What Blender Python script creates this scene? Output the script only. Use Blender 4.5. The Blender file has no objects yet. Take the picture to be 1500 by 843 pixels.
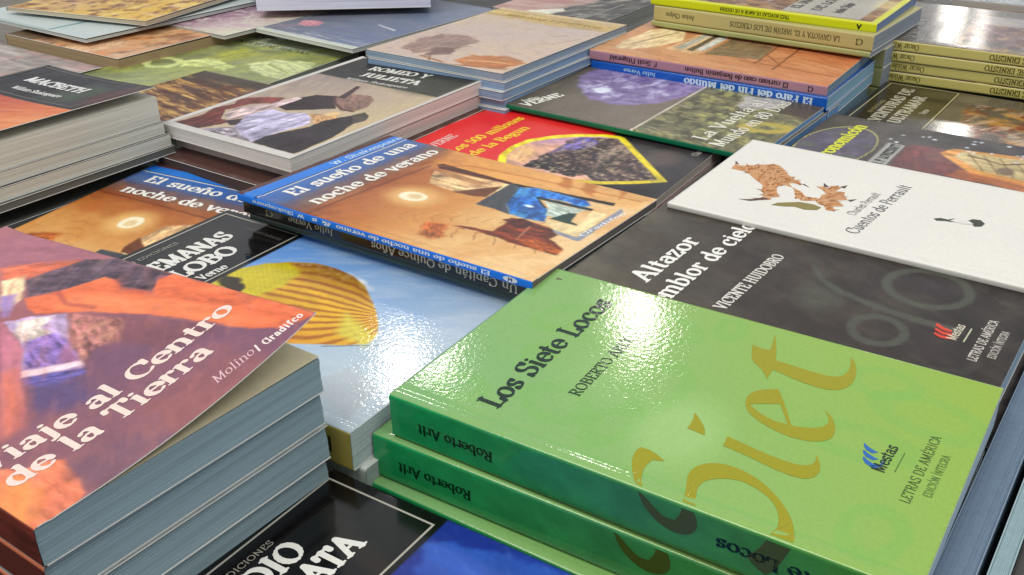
import bpy, math
import numpy as np
from mathutils import Matrix, Vector
from mathutils.geometry import tessellate_polygon

SC = bpy.context.scene
COL = SC.collection

# ------------------------------------------------------------------ camera, world, lamps, exposure
cam = bpy.data.objects.new('camera', bpy.data.cameras.new('camera'))
COL.objects.link(cam)
cam.data.sensor_width = 36.0
cam.data.lens = 35.63
cam.data.clip_start = 0.01
cam.data.clip_end = 60.0
_pitch, _roll, CAM_H = 0.4768619, 0.001521, 0.3254145
_R = Vector((1, 0, 0)); _U = Vector((0, math.sin(_pitch), math.cos(_pitch)))
_F = Vector((0, math.cos(_pitch), -math.sin(_pitch)))
_r = _R * math.cos(_roll) - _U * math.sin(_roll)
_u = _R * math.sin(_roll) + _U * math.cos(_roll)
cam.matrix_world = Matrix.Translation((0, 0, CAM_H)) @ Matrix((_r, _u, -_F)).transposed().to_4x4()
SC.camera = cam

world = bpy.data.worlds.new('World')
SC.world = world
world.use_nodes = True
bg = world.node_tree.nodes['Background']
bg.inputs['Color'].default_value = (0.92, 0.95, 1.0, 1)
bg.inputs['Strength'].default_value = 0.62

def lamp(loc, target, size, power, color=(1.0, 0.95, 0.86), shape='DISK', size_y=None, spread=180):
    l = bpy.data.lights.new('ceiling_lamp', 'AREA')
    l.shape = shape; l.size = size; l.energy = power; l.color = color
    if size_y: l.size_y = size_y
    l.spread = math.radians(spread)
    o = bpy.data.objects.new('ceiling_lamp', l)
    COL.objects.link(o)
    o.location = loc
    o.rotation_euler = (Vector(target) - Vector(loc)).to_track_quat('-Z', 'Y').to_euler()
    return o
# round ceiling lamps of the hall, each where its mirror image sits on a cover
lamp((0.44, 3.84, 2.2), (0.0, 0.4, 0.1), 0.18, 3.6)
lamp((-0.47, 3.72, 2.2), (0.0, 0.4, 0.1), 0.17, 3.2)
lamp((3.16, 6.96, 2.2), (0.3, 0.7, 0.1), 0.20, 2.4)
lamp((4.30, 9.90, 2.2), (0.4, 0.9, 0.1), 0.24, 2.2)
lamp((4.29, 9.25, 2.2), (0.4, 0.9, 0.1), 0.12, .6)
lamp((3.77, 10.30, 2.2), (0.4, 0.9, 0.1), 0.16, .9)
# broad panel lights above the table
lamp((-0.9, -0.2, 2.2), (-0.1, 0.6, 0.05), 1.5, 32, (1.0, 0.97, 0.92), 'RECTANGLE', 1.0)
lamp((0.9, -0.6, 2.3), (0.0, 0.6, 0.05), 1.2, 19, (1.0, 0.97, 0.92), 'RECTANGLE', 1.2)

SC.view_settings.view_transform = 'Standard'
SC.view_settings.look = 'None'
SC.view_settings.exposure = -0.06
SC.view_settings.gamma = 1.0
SC.view_settings.use_curve_mapping = False

# ------------------------------------------------------------------ materials
def lin(c):
    c = np.asarray(c, float)
    c = np.where(c > 1.0001, c / 255.0, c) if c.max() > 1.0001 else c
    return np.where(c <= 0.04045, c / 12.92, ((c + 0.055) / 1.055) ** 2.4)

def printed(name, rough=0.28, grain=0.12, grain_scale=900.0, waves=0.06, coat=0.0, spec=0.5):
    m = bpy.data.materials.new(name); m.use_nodes = True
    nt = m.node_tree; N = nt.nodes; L = nt.links
    b = N['Principled BSDF']
    a = N.new('ShaderNodeAttribute'); a.attribute_name = 'Col'
    tc = N.new('ShaderNodeTexCoord')
    n0 = N.new('ShaderNodeTexNoise'); n0.inputs['Scale'].default_value = 700; n0.inputs['Detail'].default_value = 3
    L.new(tc.outputs['Object'], n0.inputs['Vector'])
    mr = N.new('ShaderNodeMapRange'); mr.inputs['To Min'].default_value = 0.90; mr.inputs['To Max'].default_value = 1.10
    L.new(n0.outputs['Fac'], mr.inputs['Value'])
    mx = N.new('ShaderNodeVectorMath'); mx.operation = 'SCALE'
    L.new(a.outputs['Color'], mx.inputs[0]); L.new(mr.outputs['Result'], mx.inputs['Scale'])
    L.new(mx.outputs['Vector'], b.inputs['Base Color'])
    nr = N.new('ShaderNodeTexNoise'); nr.inputs['Scale'].default_value = 22; nr.inputs['Detail'].default_value = 5; nr.inputs['Roughness'].default_value = .7
    L.new(tc.outputs['Object'], nr.inputs['Vector'])
    rr = N.new('ShaderNodeMapRange'); rr.inputs['From Min'].default_value = .3; rr.inputs['From Max'].default_value = .7
    rr.inputs['To Min'].default_value = rough * .8; rr.inputs['To Max'].default_value = rough * 1.5
    L.new(nr.outputs['Fac'], rr.inputs['Value']); L.new(rr.outputs['Result'], b.inputs['Roughness'])
    b.inputs['Specular IOR Level'].default_value = spec
    b.inputs['Coat Weight'].default_value = coat
    b.inputs['Coat Roughness'].default_value = 0.05
    n1 = N.new('ShaderNodeTexNoise'); n1.inputs['Scale'].default_value = grain_scale; n1.inputs['Detail'].default_value = 2
    n2 = N.new('ShaderNodeTexNoise'); n2.inputs['Scale'].default_value = 28; n2.inputs['Detail'].default_value = 2
    L.new(tc.outputs['Object'], n1.inputs['Vector']); L.new(tc.outputs['Object'], n2.inputs['Vector'])
    b1 = N.new('ShaderNodeBump'); b1.inputs['Distance'].default_value = 0.0004; b1.inputs['Strength'].default_value = grain
    b2 = N.new('ShaderNodeBump'); b2.inputs['Distance'].default_value = 0.006; b2.inputs['Strength'].default_value = waves
    L.new(n1.outputs['Fac'], b1.inputs['Height']); L.new(n2.outputs['Fac'], b2.inputs['Height'])
    L.new(b2.outputs['Normal'], b1.inputs['Normal'])
    L.new(b1.outputs['Normal'], b.inputs['Normal'])
    L.new(b1.outputs['Normal'], b.inputs['Coat Normal'])
    return m
M_GRAIN = printed('laminated_card_grained', 0.075, 0.17, 520.0, 0.006, 0.0)
M_GLOSS = printed('laminated_card_glossy', 0.10, 0.03, 900.0, 0.004)
M_SATIN = printed('laminated_card_satin', 0.32, 0.10, 900.0, 0.02, 0.0, 0.28)
M_MATT = printed('uncoated_card', 0.55, 0.15, 1200.0, 0.04, 0.0, 0.3)

def plain(name, color, rough=0.8, spec=0.3):
    m = bpy.data.materials.new(name); m.use_nodes = True
    nt = m.node_tree; N = nt.nodes; L = nt.links
    b = N['Principled BSDF']
    tc = N.new('ShaderNodeTexCoord')
    n = N.new('ShaderNodeTexNoise'); n.inputs['Scale'].default_value = 300; n.inputs['Detail'].default_value = 4
    L.new(tc.outputs['Object'], n.inputs['Vector'])
    r = N.new('ShaderNodeValToRGB')
    c = lin(color)
    r.color_ramp.elements[0].color = (*(c * 0.85), 1); r.color_ramp.elements[1].color = (*np.minimum(c * 1.12, 1), 1)
    L.new(n.outputs['Fac'], r.inputs['Fac']); L.new(r.outputs['Color'], b.inputs['Base Color'])
    b.inputs['Roughness'].default_value = rough
    b.inputs['Specular IOR Level'].default_value = spec
    return m

_paper = {}
def paper(color):  # bluish page colours passed in take in the cool light on those edges
    """page edges: fine lines of leaves, stacked along the local z"""
    key = tuple(color)
    if key in _paper: return _paper[key]
    m = bpy.data.materials.new('page_edges'); m.use_nodes = True
    nt = m.node_tree; N = nt.nodes; L = nt.links
    b = N['Principled BSDF']
    tc = N.new('ShaderNodeTexCoord')
    mp = N.new('ShaderNodeMapping'); mp.inputs['Scale'].default_value = (7, 7, 2300)
    nz = N.new('ShaderNodeTexNoise'); nz.inputs['Scale'].default_value = 1.0; nz.inputs['Detail'].default_value = 3; nz.inputs['Distortion'].default_value = 0.3
    mp2 = N.new('ShaderNodeMapping'); mp2.inputs['Scale'].default_value = (10, 10, 420)
    nz2 = N.new('ShaderNodeTexNoise'); nz2.inputs['Scale'].default_value = 1.0; nz2.inputs['Detail'].default_value = 2
    L.new(tc.outputs['Object'], mp.inputs['Vector']); L.new(mp.outputs['Vector'], nz.inputs['Vector'])
    L.new(tc.outputs['Object'], mp2.inputs['Vector']); L.new(mp2.outputs['Vector'], nz2.inputs['Vector'])
    ad = N.new('ShaderNodeMath'); ad.operation = 'MULTIPLY_ADD'; ad.inputs[1].default_value = 0.55
    L.new(nz.outputs['Fac'], ad.inputs[0])
    sc = N.new('ShaderNodeMath'); sc.operation = 'MULTIPLY'; sc.inputs[1].default_value = 0.45
    L.new(nz2.outputs['Fac'], sc.inputs[0]); L.new(sc.outputs[0], ad.inputs[2])
    r = N.new('ShaderNodeValToRGB'); c = lin(color)
    r.color_ramp.elements[0].position = 0.34; r.color_ramp.elements[1].position = 0.66
    r.color_ramp.elements[0].color = (*(c * 0.72), 1); r.color_ramp.elements[1].color = (*np.minimum(c * 1.08, 0.9), 1)
    L.new(ad.outputs[0], r.inputs['Fac']); L.new(r.outputs['Color'], b.inputs['Base Color'])
    b.inputs['Roughness'].default_value = 0.85; b.inputs['Specular IOR Level'].default_value = 0.25
    bp = N.new('ShaderNodeBump'); bp.inputs['Distance'].default_value = 0.0006; bp.inputs['Strength'].default_value = 0.5
    L.new(ad.outputs[0], bp.inputs['Height']); L.new(bp.outputs['Normal'], b.inputs['Normal'])
    _paper[key] = m
    return m
M_CARD = plain('white_card_edge', (222, 220, 212))

# ------------------------------------------------------------------ numeric noise and cover painter
def vnoise(x, y, seed=0):
    rs = np.random.RandomState(seed); G = rs.rand(64, 64)
    xi = np.floor(x).astype(int); yi = np.floor(y).astype(int)
    fx = x - xi; fy = y - yi
    fx = fx * fx * (3 - 2 * fx); fy = fy * fy * (3 - 2 * fy)
    a = G[xi % 64, yi % 64]; b = G[(xi + 1) % 64, yi % 64]; c = G[xi % 64, (yi + 1) % 64]; d = G[(xi + 1) % 64, (yi + 1) % 64]
    return (a * (1 - fx) + b * fx) * (1 - fy) + (c * (1 - fx) + d * fx) * fy
def fbm(x, y, seed=0, o=4):
    r = 0; a = 0.5; t = 0
    for k in range(o):
        r = r + a * vnoise(x, y, seed + k); t += a; a *= 0.55; x = x * 2.03 + 7.1; y = y * 2.03 + 3.7
    return r / t

class Art:
    """paints sRGB colours at points (s, t) in millimetres on a cover: s from the spine, t from the head"""
    def __init__(self, s, t, seed=0):
        self.s = s; self.t = t; self.c = np.ones((len(s), 3)) * 128.0; self.seed = seed; self.k = 0; self.tex = 0.16
    def mix(self, m, col):
        m = np.clip(m, 0, 1)[:, None]; self.c = self.c * (1 - m) + np.asarray(col, float) * m
    def fill(self, col): self.c[:] = col; return self
    def grad(self, p0, p1, stops):
        d = np.array(p1, float) - p0; u = ((self.s - p0[0]) * d[0] + (self.t - p0[1]) * d[1]) / (d @ d)
        xs = [q[0] for q in stops]
        for i in range(3): self.c[:, i] = np.interp(u, xs, [q[1][i] for q in stops])
        return self
    def _warp(self, rough, rs):
        if not rough: return self.s, self.t
        self.k += 7
        return (self.s + rough * (fbm(self.s / rs, self.t / rs, self.seed + self.k) - .5) * 2,
                self.t + rough * (fbm(self.s / rs, self.t / rs, self.seed + self.k + 3) - .5) * 2)
    def poly(self, pts, col, soft=0.8, rough=0.0, rs=6.0, op=1.0, tex=None):
        x, y = self._warp(rough, rs)
        P = np.array(pts, float); Q = np.roll(P, -1, 0)
        d2 = np.full(len(x), 1e9); ins = np.zeros(len(x), bool)
        for (ax, ay), (bx, by) in zip(P, Q):
            ex, ey = bx - ax, by - ay
            h = np.clip(((x - ax) * ex + (y - ay) * ey) / (ex * ex + ey * ey + 1e-9), 0, 1)
            d2 = np.minimum(d2, (x - ax - h * ex) ** 2 + (y - ay - h * ey) ** 2)
            c = (ay > y) != (by > y)
            ins ^= c & (x < (bx - ax) * (y - ay) / (by - ay + 1e-12) + ax)
        d = np.sqrt(d2); sd = np.where(ins, d, -d)
        self.mix(np.clip(sd / soft + .5, 0, 1) * op, self.brush(pts, col, tex)); return self
    def rect(self, s0, t0, s1, t1, col, soft=0.5, rough=0.0, op=1.0):
        return self.poly([(s0, t0), (s1, t0), (s1, t1), (s0, t1)], col, soft, rough, 6.0, op, 0.03)
    def brush(self, pts, col, tex):
        """uneven brushwork: streaks along the long side of the shape plus fine flecks"""
        tex = self.tex if tex is None else tex
        if not tex: return col
        self.k += 3; P = np.array(pts, float); d = P - P.mean(0); w, v = np.linalg.eigh(d.T @ d); a = v[:, 1]
        u = self.s * a[0] + self.t * a[1]; q = -self.s * a[1] + self.t * a[0]; R = max(8., math.sqrt(w[1] / len(P)))
        f = fbm(u / (R * .45), q / (R * .13), self.seed * 7 + self.k) - .5; g = fbm(u / 4.5, q / 1.8, self.seed * 5 + self.k + 9) - .5
        sh = np.clip(((u - P.mean(0) @ a) / R), -1.5, 1.5) * .08 * (1 if self.k % 2 else -1)
        return np.clip(np.asarray(col, float)[None, :] * (1 + tex * (3.2 * f + 1.6 * g) + sh * tex * 4)[:, None], 0, 255)
    def ell(self, cx, cy, rx, ry, col, soft=1.0, rot=0, rough=0.0, rs=6.0, op=1.0, ring=None):
        x, y = self._warp(rough, rs); c, s = math.cos(math.radians(rot)), math.sin(math.radians(rot))
        u = (x - cx) * c + (y - cy) * s; v = -(x - cx) * s + (y - cy) * c
        d = (1 - np.sqrt((u / rx) ** 2 + (v / ry) ** 2)) * min(rx, ry)
        m = np.clip(d / soft + .5, 0, 1)
        if ring: m = m * np.clip((ring - d) / soft + .5, 0, 1)
        self.mix(m * op, col); return self
    def line(self, pts, w, col, soft=0.6, rough=0.0, rs=6.0, op=1.0, w1=None):
        x, y = self._warp(rough, rs); d = np.full(len(x), 1e9); n = len(pts) - 1
        for i, ((ax, ay), (bx, by)) in enumerate(zip(pts[:-1], pts[1:])):
            ex, ey = bx - ax, by - ay
            h = np.clip(((x - ax) * ex + (y - ay) * ey) / (ex * ex + ey * ey + 1e-9), 0, 1)
            ww = w if w1 is None else w + (w1 - w) * (i + h) / n
            d = np.minimum(d, np.hypot(x - ax - h * ex, y - ay - h * ey) - ww / 2)
        self.mix(np.clip(-d / soft + .5, 0, 1) * op, col); return self
    def mottle(self, sx, sy, col, lo=.45, hi=.7, op=.6, rot=0, mask=None):
        self.k += 11; c, s = math.cos(math.radians(rot)), math.sin(math.radians(rot))
        u = (self.s * c + self.t * s) / sx; v = (-self.s * s + self.t * c) / sy
        f = fbm(u, v, self.seed + self.k, 5); lo -= .04; hi += .09
        m = np.clip((f - lo) / (hi - lo), 0, 1) * op
        if mask is not None: m = m * mask
        self.mix(m, col); return self
    def inpoly(self, pts, soft=1.0):
        sv = self.c; self.c = np.zeros_like(sv); self.poly(pts, (1, 1, 1), soft); m = self.c[:, 0]; self.c = sv; return m
    def inell(self, cx, cy, rx, ry, rot=0, soft=1.0):
        sv = self.c; self.c = np.zeros_like(sv); self.ell(cx, cy, rx, ry, (1, 1, 1), soft, rot); m = self.c[:, 0]; self.c = sv; return m
    def vary(self, amp=0.12, sc=3.0, sy=None):
        self.k += 5; f = fbm(self.s / sc, self.t / (sy or sc), self.seed + self.k) - .5
        self.c = np.clip(self.c * (1 + 2 * amp * f[:, None]), 0, 255); return self

# ------------------------------------------------------------------ drawn lettering (stroke skeletons, pen with contrast)
GL = {
'A': (72, 'l 35 98 8 2|l 36 100 64 2|l 19 34 54 34|s 8 0 26|s 64 0 30'),
'B': (70, 'l 18 2 18 98|l 18 98 36 98|c 36 77 20 21 90 -90|l 36 55 18 55|c 38 28 23 26 90 -90|l 38 2 18 2|s 11 98 14|s 11 2 14'),
'C': (76, 'c 43 50 33 48 42 318|l 69 66 69 97'),
'D': (82, 'l 18 2 18 98|l 18 98 38 98|c 38 50 34 48 90 -90|l 38 2 18 2|s 11 98 14|s 11 2 14'),
'E': (66, 'l 18 2 18 98|l 18 98 54 98 55 80|l 18 52 44 52|l 18 2 56 2 58 22|s 11 98 14|s 11 2 14'),
'F': (62, 'l 18 2 18 98|l 18 98 54 98 55 80|l 18 52 42 52|s 11 98 14|s 18 0 30'),
'G': (80, 'c 43 50 33 48 42 318|l 70 66 70 96|l 70 40 70 6|s 66 41 22'),
'H': (86, 'l 20 2 20 98|l 66 2 66 98|l 20 52 66 52|s 20 0 28|s 20 98 28|s 66 0 28|s 66 98 28'),
'I': (40, 'l 20 2 20 98|s 20 0 28|s 20 98 28'),
'J': (46, 'l 28 98 28 14|c 16 14 12 14 0 -110|s 28 98 28'),
'K': (76, 'l 18 2 18 98|l 60 97 20 48|l 30 58 64 2|s 18 0 28|s 18 98 28|s 60 98 20|s 66 0 20'),
'L': (62, 'l 18 2 18 98|l 18 2 54 2 56 26|s 11 2 14|s 18 98 28'),
'M': (96, 'l 18 2 18 98|l 18 98 47 10|l 47 10 78 98|l 78 98 78 2|s 18 0 24|s 78 0 28|s 12 98 14|s 84 98 14'),
'N': (84, 'l 18 2 18 98|l 18 98 66 2|l 66 4 66 98|s 18 0 24|s 12 98 14|s 66 98 26'),
'O': (82, 'c 41 50 33 48 0 360'),
'P': (66, 'l 18 2 18 98|l 18 98 38 98|c 38 73 21 25 90 -90|l 38 48 18 48|s 18 0 30|s 11 98 14'),
'Q': (82, 'c 41 50 33 48 0 360|l 42 18 76 -16'),
'R': (74, 'l 18 2 18 98|l 18 98 38 98|c 38 74 20 24 90 -90|l 38 50 18 50|l 36 50 64 2|s 18 0 28|s 11 98 14|s 68 0 16'),
'S': (62, 'c 32 75 20 23 34 270|c 32 27 22 25 90 -146|l 52 80 53 98|l 10 2 11 22'),
'T': (70, 'l 35 2 35 98|l 6 80 7 98 63 98 64 80|s 35 0 30'),
'U': (80, 'l 18 98 18 34|c 41 34 23 32 180 360|l 64 34 64 98|s 18 98 28|s 64 98 24'),
'V': (74, 'l 10 98 38 4|l 38 4 64 98|s 10 98 28|s 64 98 22'),
'W': (104, 'l 10 98 32 4|l 32 4 52 90|l 52 90 72 4|l 72 4 94 98|s 10 98 26|s 94 98 22'),
'X': (76, 'l 12 98 62 2|l 60 98 12 2|s 12 98 24|s 60 98 20|s 12 0 20|s 62 0 24'),
'Y': (72, 'l 10 98 36 50|l 62 98 36 50|l 36 50 36 2|s 10 98 26|s 62 98 22|s 36 0 28'),
'Z': (66, 'l 8 80 9 98 56 98|l 56 98 10 2|l 10 2 58 2 60 22'),
'a': (58, 'c 28 46 16 20 155 0|l 44 46 44 10|c 51 10 7 9 180 290|c 26 20 16 18 75 345|l 44 38 28 39'),
'b': (62, 'l 16 4 16 98|c 33 33 21 32 150 -150|s 11 98 12'),
'c': (54, 'c 32 34 22 32 50 312|d 44 52 6'),
'd': (64, 'c 30 33 20 32 35 325|l 50 98 50 4|s 46 98 12|s 55 1 12'),
'e': (56, 'c 31 34 22 32 -2 318|l 10 37 52 37'),
'f': (40, 'l 18 2 18 78|c 31 80 13 17 180 50|l 5 66 33 66|s 18 0 26|d 37 88 5'),
'g': (58, 'c 27 42 17 23 0 360|c 27 -10 22 16 0 360|l 18 22 14 10 22 4|l 40 58 52 64'),
'h': (68, 'l 16 2 16 98|c 35 44 17 22 160 0|l 52 44 52 2|s 16 0 26|s 52 0 24|s 11 98 12'),
'i': (34, 'l 17 2 17 66|d 17 90 8|s 17 0 26|s 12 66 12'),
'j': (34, 'l 18 66 18 -14|c 8 -14 10 12 0 -110|d 18 90 8|s 13 66 12'),
'k': (64, 'l 16 2 16 98|l 48 65 18 32|l 26 40 54 2|s 16 0 26|s 11 98 12|s 48 66 18|s 56 0 16'),
'l': (34, 'l 17 2 17 98|s 17 0 26|s 12 98 12'),
'm': (100, 'l 16 2 16 66|c 33 44 17 22 160 0|l 50 44 50 2|c 67 44 17 22 170 0|l 84 44 84 2|s 16 0 24|s 50 0 22|s 84 0 24|s 11 66 12'),
'n': (68, 'l 16 2 16 66|c 34 44 18 22 160 0|l 52 44 52 2|s 16 0 26|s 52 0 24|s 11 66 12'),
'o': (60, 'c 30 34 22 32 0 360'),
'p': (62, 'l 16 -28 16 66|c 33 33 21 32 150 -150|s 16 -30 26|s 11 66 12'),
'q': (62, 'c 30 33 20 32 35 325|l 50 66 50 -28|s 50 -30 26'),
'r': (48, 'l 16 2 16 66|c 34 46 17 20 165 70|s 16 0 28|s 11 66 12|d 41 58 6'),
's': (47, 'c 25 50 14 16 38 270|c 25 18 15 16 90 -142|l 37 54 38 66|l 10 2 11 14'),
't': (40, 'l 18 88 18 14|c 28 14 10 12 180 300|l 5 66 34 66'),
'u': (66, 'l 16 66 16 24|c 32 24 16 22 180 350|l 50 66 50 4|s 12 66 14|s 46 66 12|s 55 1 12'),
'v': (58, 'l 8 66 29 4|l 29 4 50 66|s 8 66 22|s 50 66 18'),
'w': (84, 'l 8 66 26 4|l 26 4 42 62|l 42 62 58 4|l 58 4 76 66|s 8 66 22|s 76 66 18'),
'x': (58, 'l 10 66 48 2|l 46 66 10 2|s 10 66 18|s 48 0 20'),
'y': (58, 'l 8 66 30 4|l 50 66 24 -22|l 24 -22 10 -26|s 8 66 22|s 50 66 18'),
'z': (52, 'l 8 54 9 66 42 66|l 42 66 8 2|l 8 2 44 2 45 14'),
'5': (60, 'l 48 98 18 98|l 18 98 15 56|c 29 32 22 30 130 -150'),
'0': (60, 'c 30 50 22 48 0 360'), '8': (60, 'c 30 74 18 23 0 360|c 30 27 22 25 0 360'),
'.': (24, 'd 12 5 7'), ',': (24, 'l 14 4 9 -14'), '/': (44, 'l 8 -10 38 104'), '&': (80, 'c 34 76 16 20 -30 210|l 20 66 66 2|c 32 26 24 24 60 330|l 54 18 70 48'), "'": (20, 'l 10 98 10 78'),
}
for _a, _b, _x in (('Á', 'A', 36), ('Ó', 'O', 40), ('á', 'a', 24), ('é', 'e', 30), ('í', 'i', 17), ('ó', 'o', 30), ('É', 'E', 34), ('Í', 'I', 20)):
    _o = 34 if _a in 'ÉÍÁÓ' else 0
    _g = GL[_b][1].replace('d 17 90 8', 'l 17 66 17 60')
    GL[_a] = (GL[_b][0], _g + '|l %d %d %d %d' % (_x - 3, 80 + _o, _x + 10, 96 + _o))
GL['ñ'] = (68, GL['n'][1] + '|l 20 84 28 92 40 84 48 92')

def smooth_loop(pts, it=2, keep=50):
    """rounds a drawn outline but keeps its sharp corners"""
    for _ in range(it):
        out = []; n = len(pts)
        for i in range(n):
            a, b, c = (np.array(pts[(i + j) % n], float) for j in (-1, 0, 1))
            u, v = b - a, c - b; ang = abs(math.degrees(math.atan2(u[0] * v[1] - u[1] * v[0], u @ v)))
            if ang > keep: out.append(tuple(b))
            else: out += [tuple(b - u * .25), tuple(b + v * .25)]
        pts = out
    return pts

_gc = {}
def glyph(ch, thick, thin, serif, nib=20.0):
    key = (ch, thick, thin, serif)
    if key in _gc: return _gc[key]
    adv, spec = GL[ch]
    segs = []
    def add(pts, const=None):
        for (x0, y0), (x1, y1) in zip(pts[:-1], pts[1:]):
            if const is None:
                a = math.atan2(y1 - y0, x1 - x0) - math.radians(nib if serif else 0)
                w = thin + (thick - thin) * abs(math.sin(a)) ** 1.4
            else: w = const
            segs.append((x0 / 100, y0 / 100, x1 / 100, y1 / 100, w / 2))
    for op in spec.split('|'):
        f = op.split(); v = [float(q) for q in f[1:]]
        if f[0] == 'l': add([(v[i], v[i + 1]) for i in range(0, len(v), 2)])
        elif f[0] == 'c':
            cx, cy, rx, ry, a0, a1 = v
            add([(cx + rx * math.cos(math.radians(a)), cy + ry * math.sin(math.radians(a))) for a in np.linspace(a0, a1, 17)])
        elif f[0] == 's' and serif: add([(v[0] - v[2] / 2, v[1]), (v[0] + v[2] / 2, v[1])], max(thin, 0.05))
        elif f[0] == 'd': add([(v[0], v[1]), (v[0] + .5, v[1])], max(v[2] / 50, thick * .9))
    st = 0.032
    xs = np.arange(-0.15, adv / 100 + 0.15, st); ys = np.arange(-0.42, 1.42, st)
    X, Y = np.meshgrid(xs, ys, indexing='ij'); F = np.full(X.shape, -9.0)
    for x0, y0, x1, y1, r in segs:
        ex, ey = x1 - x0, y1 - y0; h = np.clip(((X - x0) * ex + (Y - y0) * ey) / (ex * ex + ey * ey + 1e-9), 0, 1)
        F = np.maximum(F, r - np.hypot(X - x0 - h * ex, Y - y0 - h * ey))
    V = []; Fc = []
    In = F > 0
    full = In[:-1, :-1] & In[1:, :-1] & In[1:, 1:] & In[:-1, 1:]
    anyc = In[:-1, :-1] | In[1:, :-1] | In[1:, 1:] | In[:-1, 1:]
    for i in range(full.shape[0]):
        j = 0
        while j < full.shape[1]:
            if full[i, j]:
                k = j
                while k < full.shape[1] and full[i, k]: k += 1
                b = len(V); V += [(xs[i], ys[j]), (xs[i + 1], ys[j]), (xs[i + 1], ys[k]), (xs[i], ys[k])]; Fc.append((b, b + 1, b + 2, b + 3)); j = k
            else: j += 1
    for i, j in zip(*np.nonzero(anyc & ~full)):
        cs = [(xs[i], ys[j], F[i, j]), (xs[i + 1], ys[j], F[i + 1, j]), (xs[i + 1], ys[j + 1], F[i + 1, j + 1]), (xs[i], ys[j + 1], F[i, j + 1])]
        pl = []
        for a, b in zip(cs, cs[1:] + cs[:1]):
            if a[2] > 0: pl.append(a[:2])
            if (a[2] > 0) != (b[2] > 0):
                h = a[2] / (a[2] - b[2]); pl.append((a[0] + h * (b[0] - a[0]), a[1] + h * (b[1] - a[1])))
        if len(pl) >= 3:
            b = len(V); V += pl; Fc.append(tuple(range(b, b + len(pl))))
    _gc[key] = (adv / 100, np.array(V) if V else np.zeros((0, 2)), Fc)
    return _gc[key]

def text_shape(string, weight='bold', serif=True, space=0.0):
    th, tn = {'bold': (0.19, 0.07), 'black': (0.23, 0.09), 'light': (0.11, 0.05), 'book': (0.15, 0.055), 'sans': (0.13, 0.11), 'fine': (0.09, 0.06)}[weight]
    x = 0; V = []; F = []
    for ch in string:
        if ch == ' ': x += 0.36 + space; continue
        adv, v, f = glyph(ch, th, tn, serif)
        b = sum(len(q) for q in V); V.append(v + (x, 0)); F += [tuple(i + b for i in q) for q in f]; x += adv + space
    return x - space, np.vstack(V), F

# ------------------------------------------------------------------ mesh output
def mesh_obj(name, V, F, mats, parent=None, col=None, midx=None, smooth=False):
    me = bpy.data.meshes.new(name)
    me.from_pydata([tuple(v) for v in np.asarray(V, float)], [], [tuple(map(int, f)) for f in F])
    for m in (mats if isinstance(mats, (list, tuple)) else [mats]): me.materials.append(m)
    if midx is not None: me.polygons.foreach_set('material_index', np.asarray(midx, dtype=np.int32))
    if smooth: me.polygons.foreach_set('use_smooth', np.ones(len(me.polygons), dtype=bool))
    if col is not None:
        ca = me.color_attributes.new('Col', 'FLOAT_COLOR', 'POINT')
        c = np.ones((len(V), 4), dtype=np.float32); c[:, :3] = lin(np.clip(col, 0, 255) / 255.0) * ALB
        ca.data.foreach_set('color', c.ravel())
    me.update()
    o = bpy.data.objects.new(name, me); COL.objects.link(o)
    if parent: o.parent = parent
    return o
ALB = 0.92

def box_geo(x0, y0, z0, x1, y1, z1):
    V = [(x0, y0, z0), (x1, y0, z0), (x1, y1, z0), (x0, y1, z0), (x0, y0, z1), (x1, y0, z1), (x1, y1, z1), (x0, y1, z1)]
    return V, [(0, 3, 2, 1), (4, 5, 6, 7), (0, 1, 5, 4), (1, 2, 6, 5), (2, 3, 7, 6), (3, 0, 4, 7)]

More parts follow.
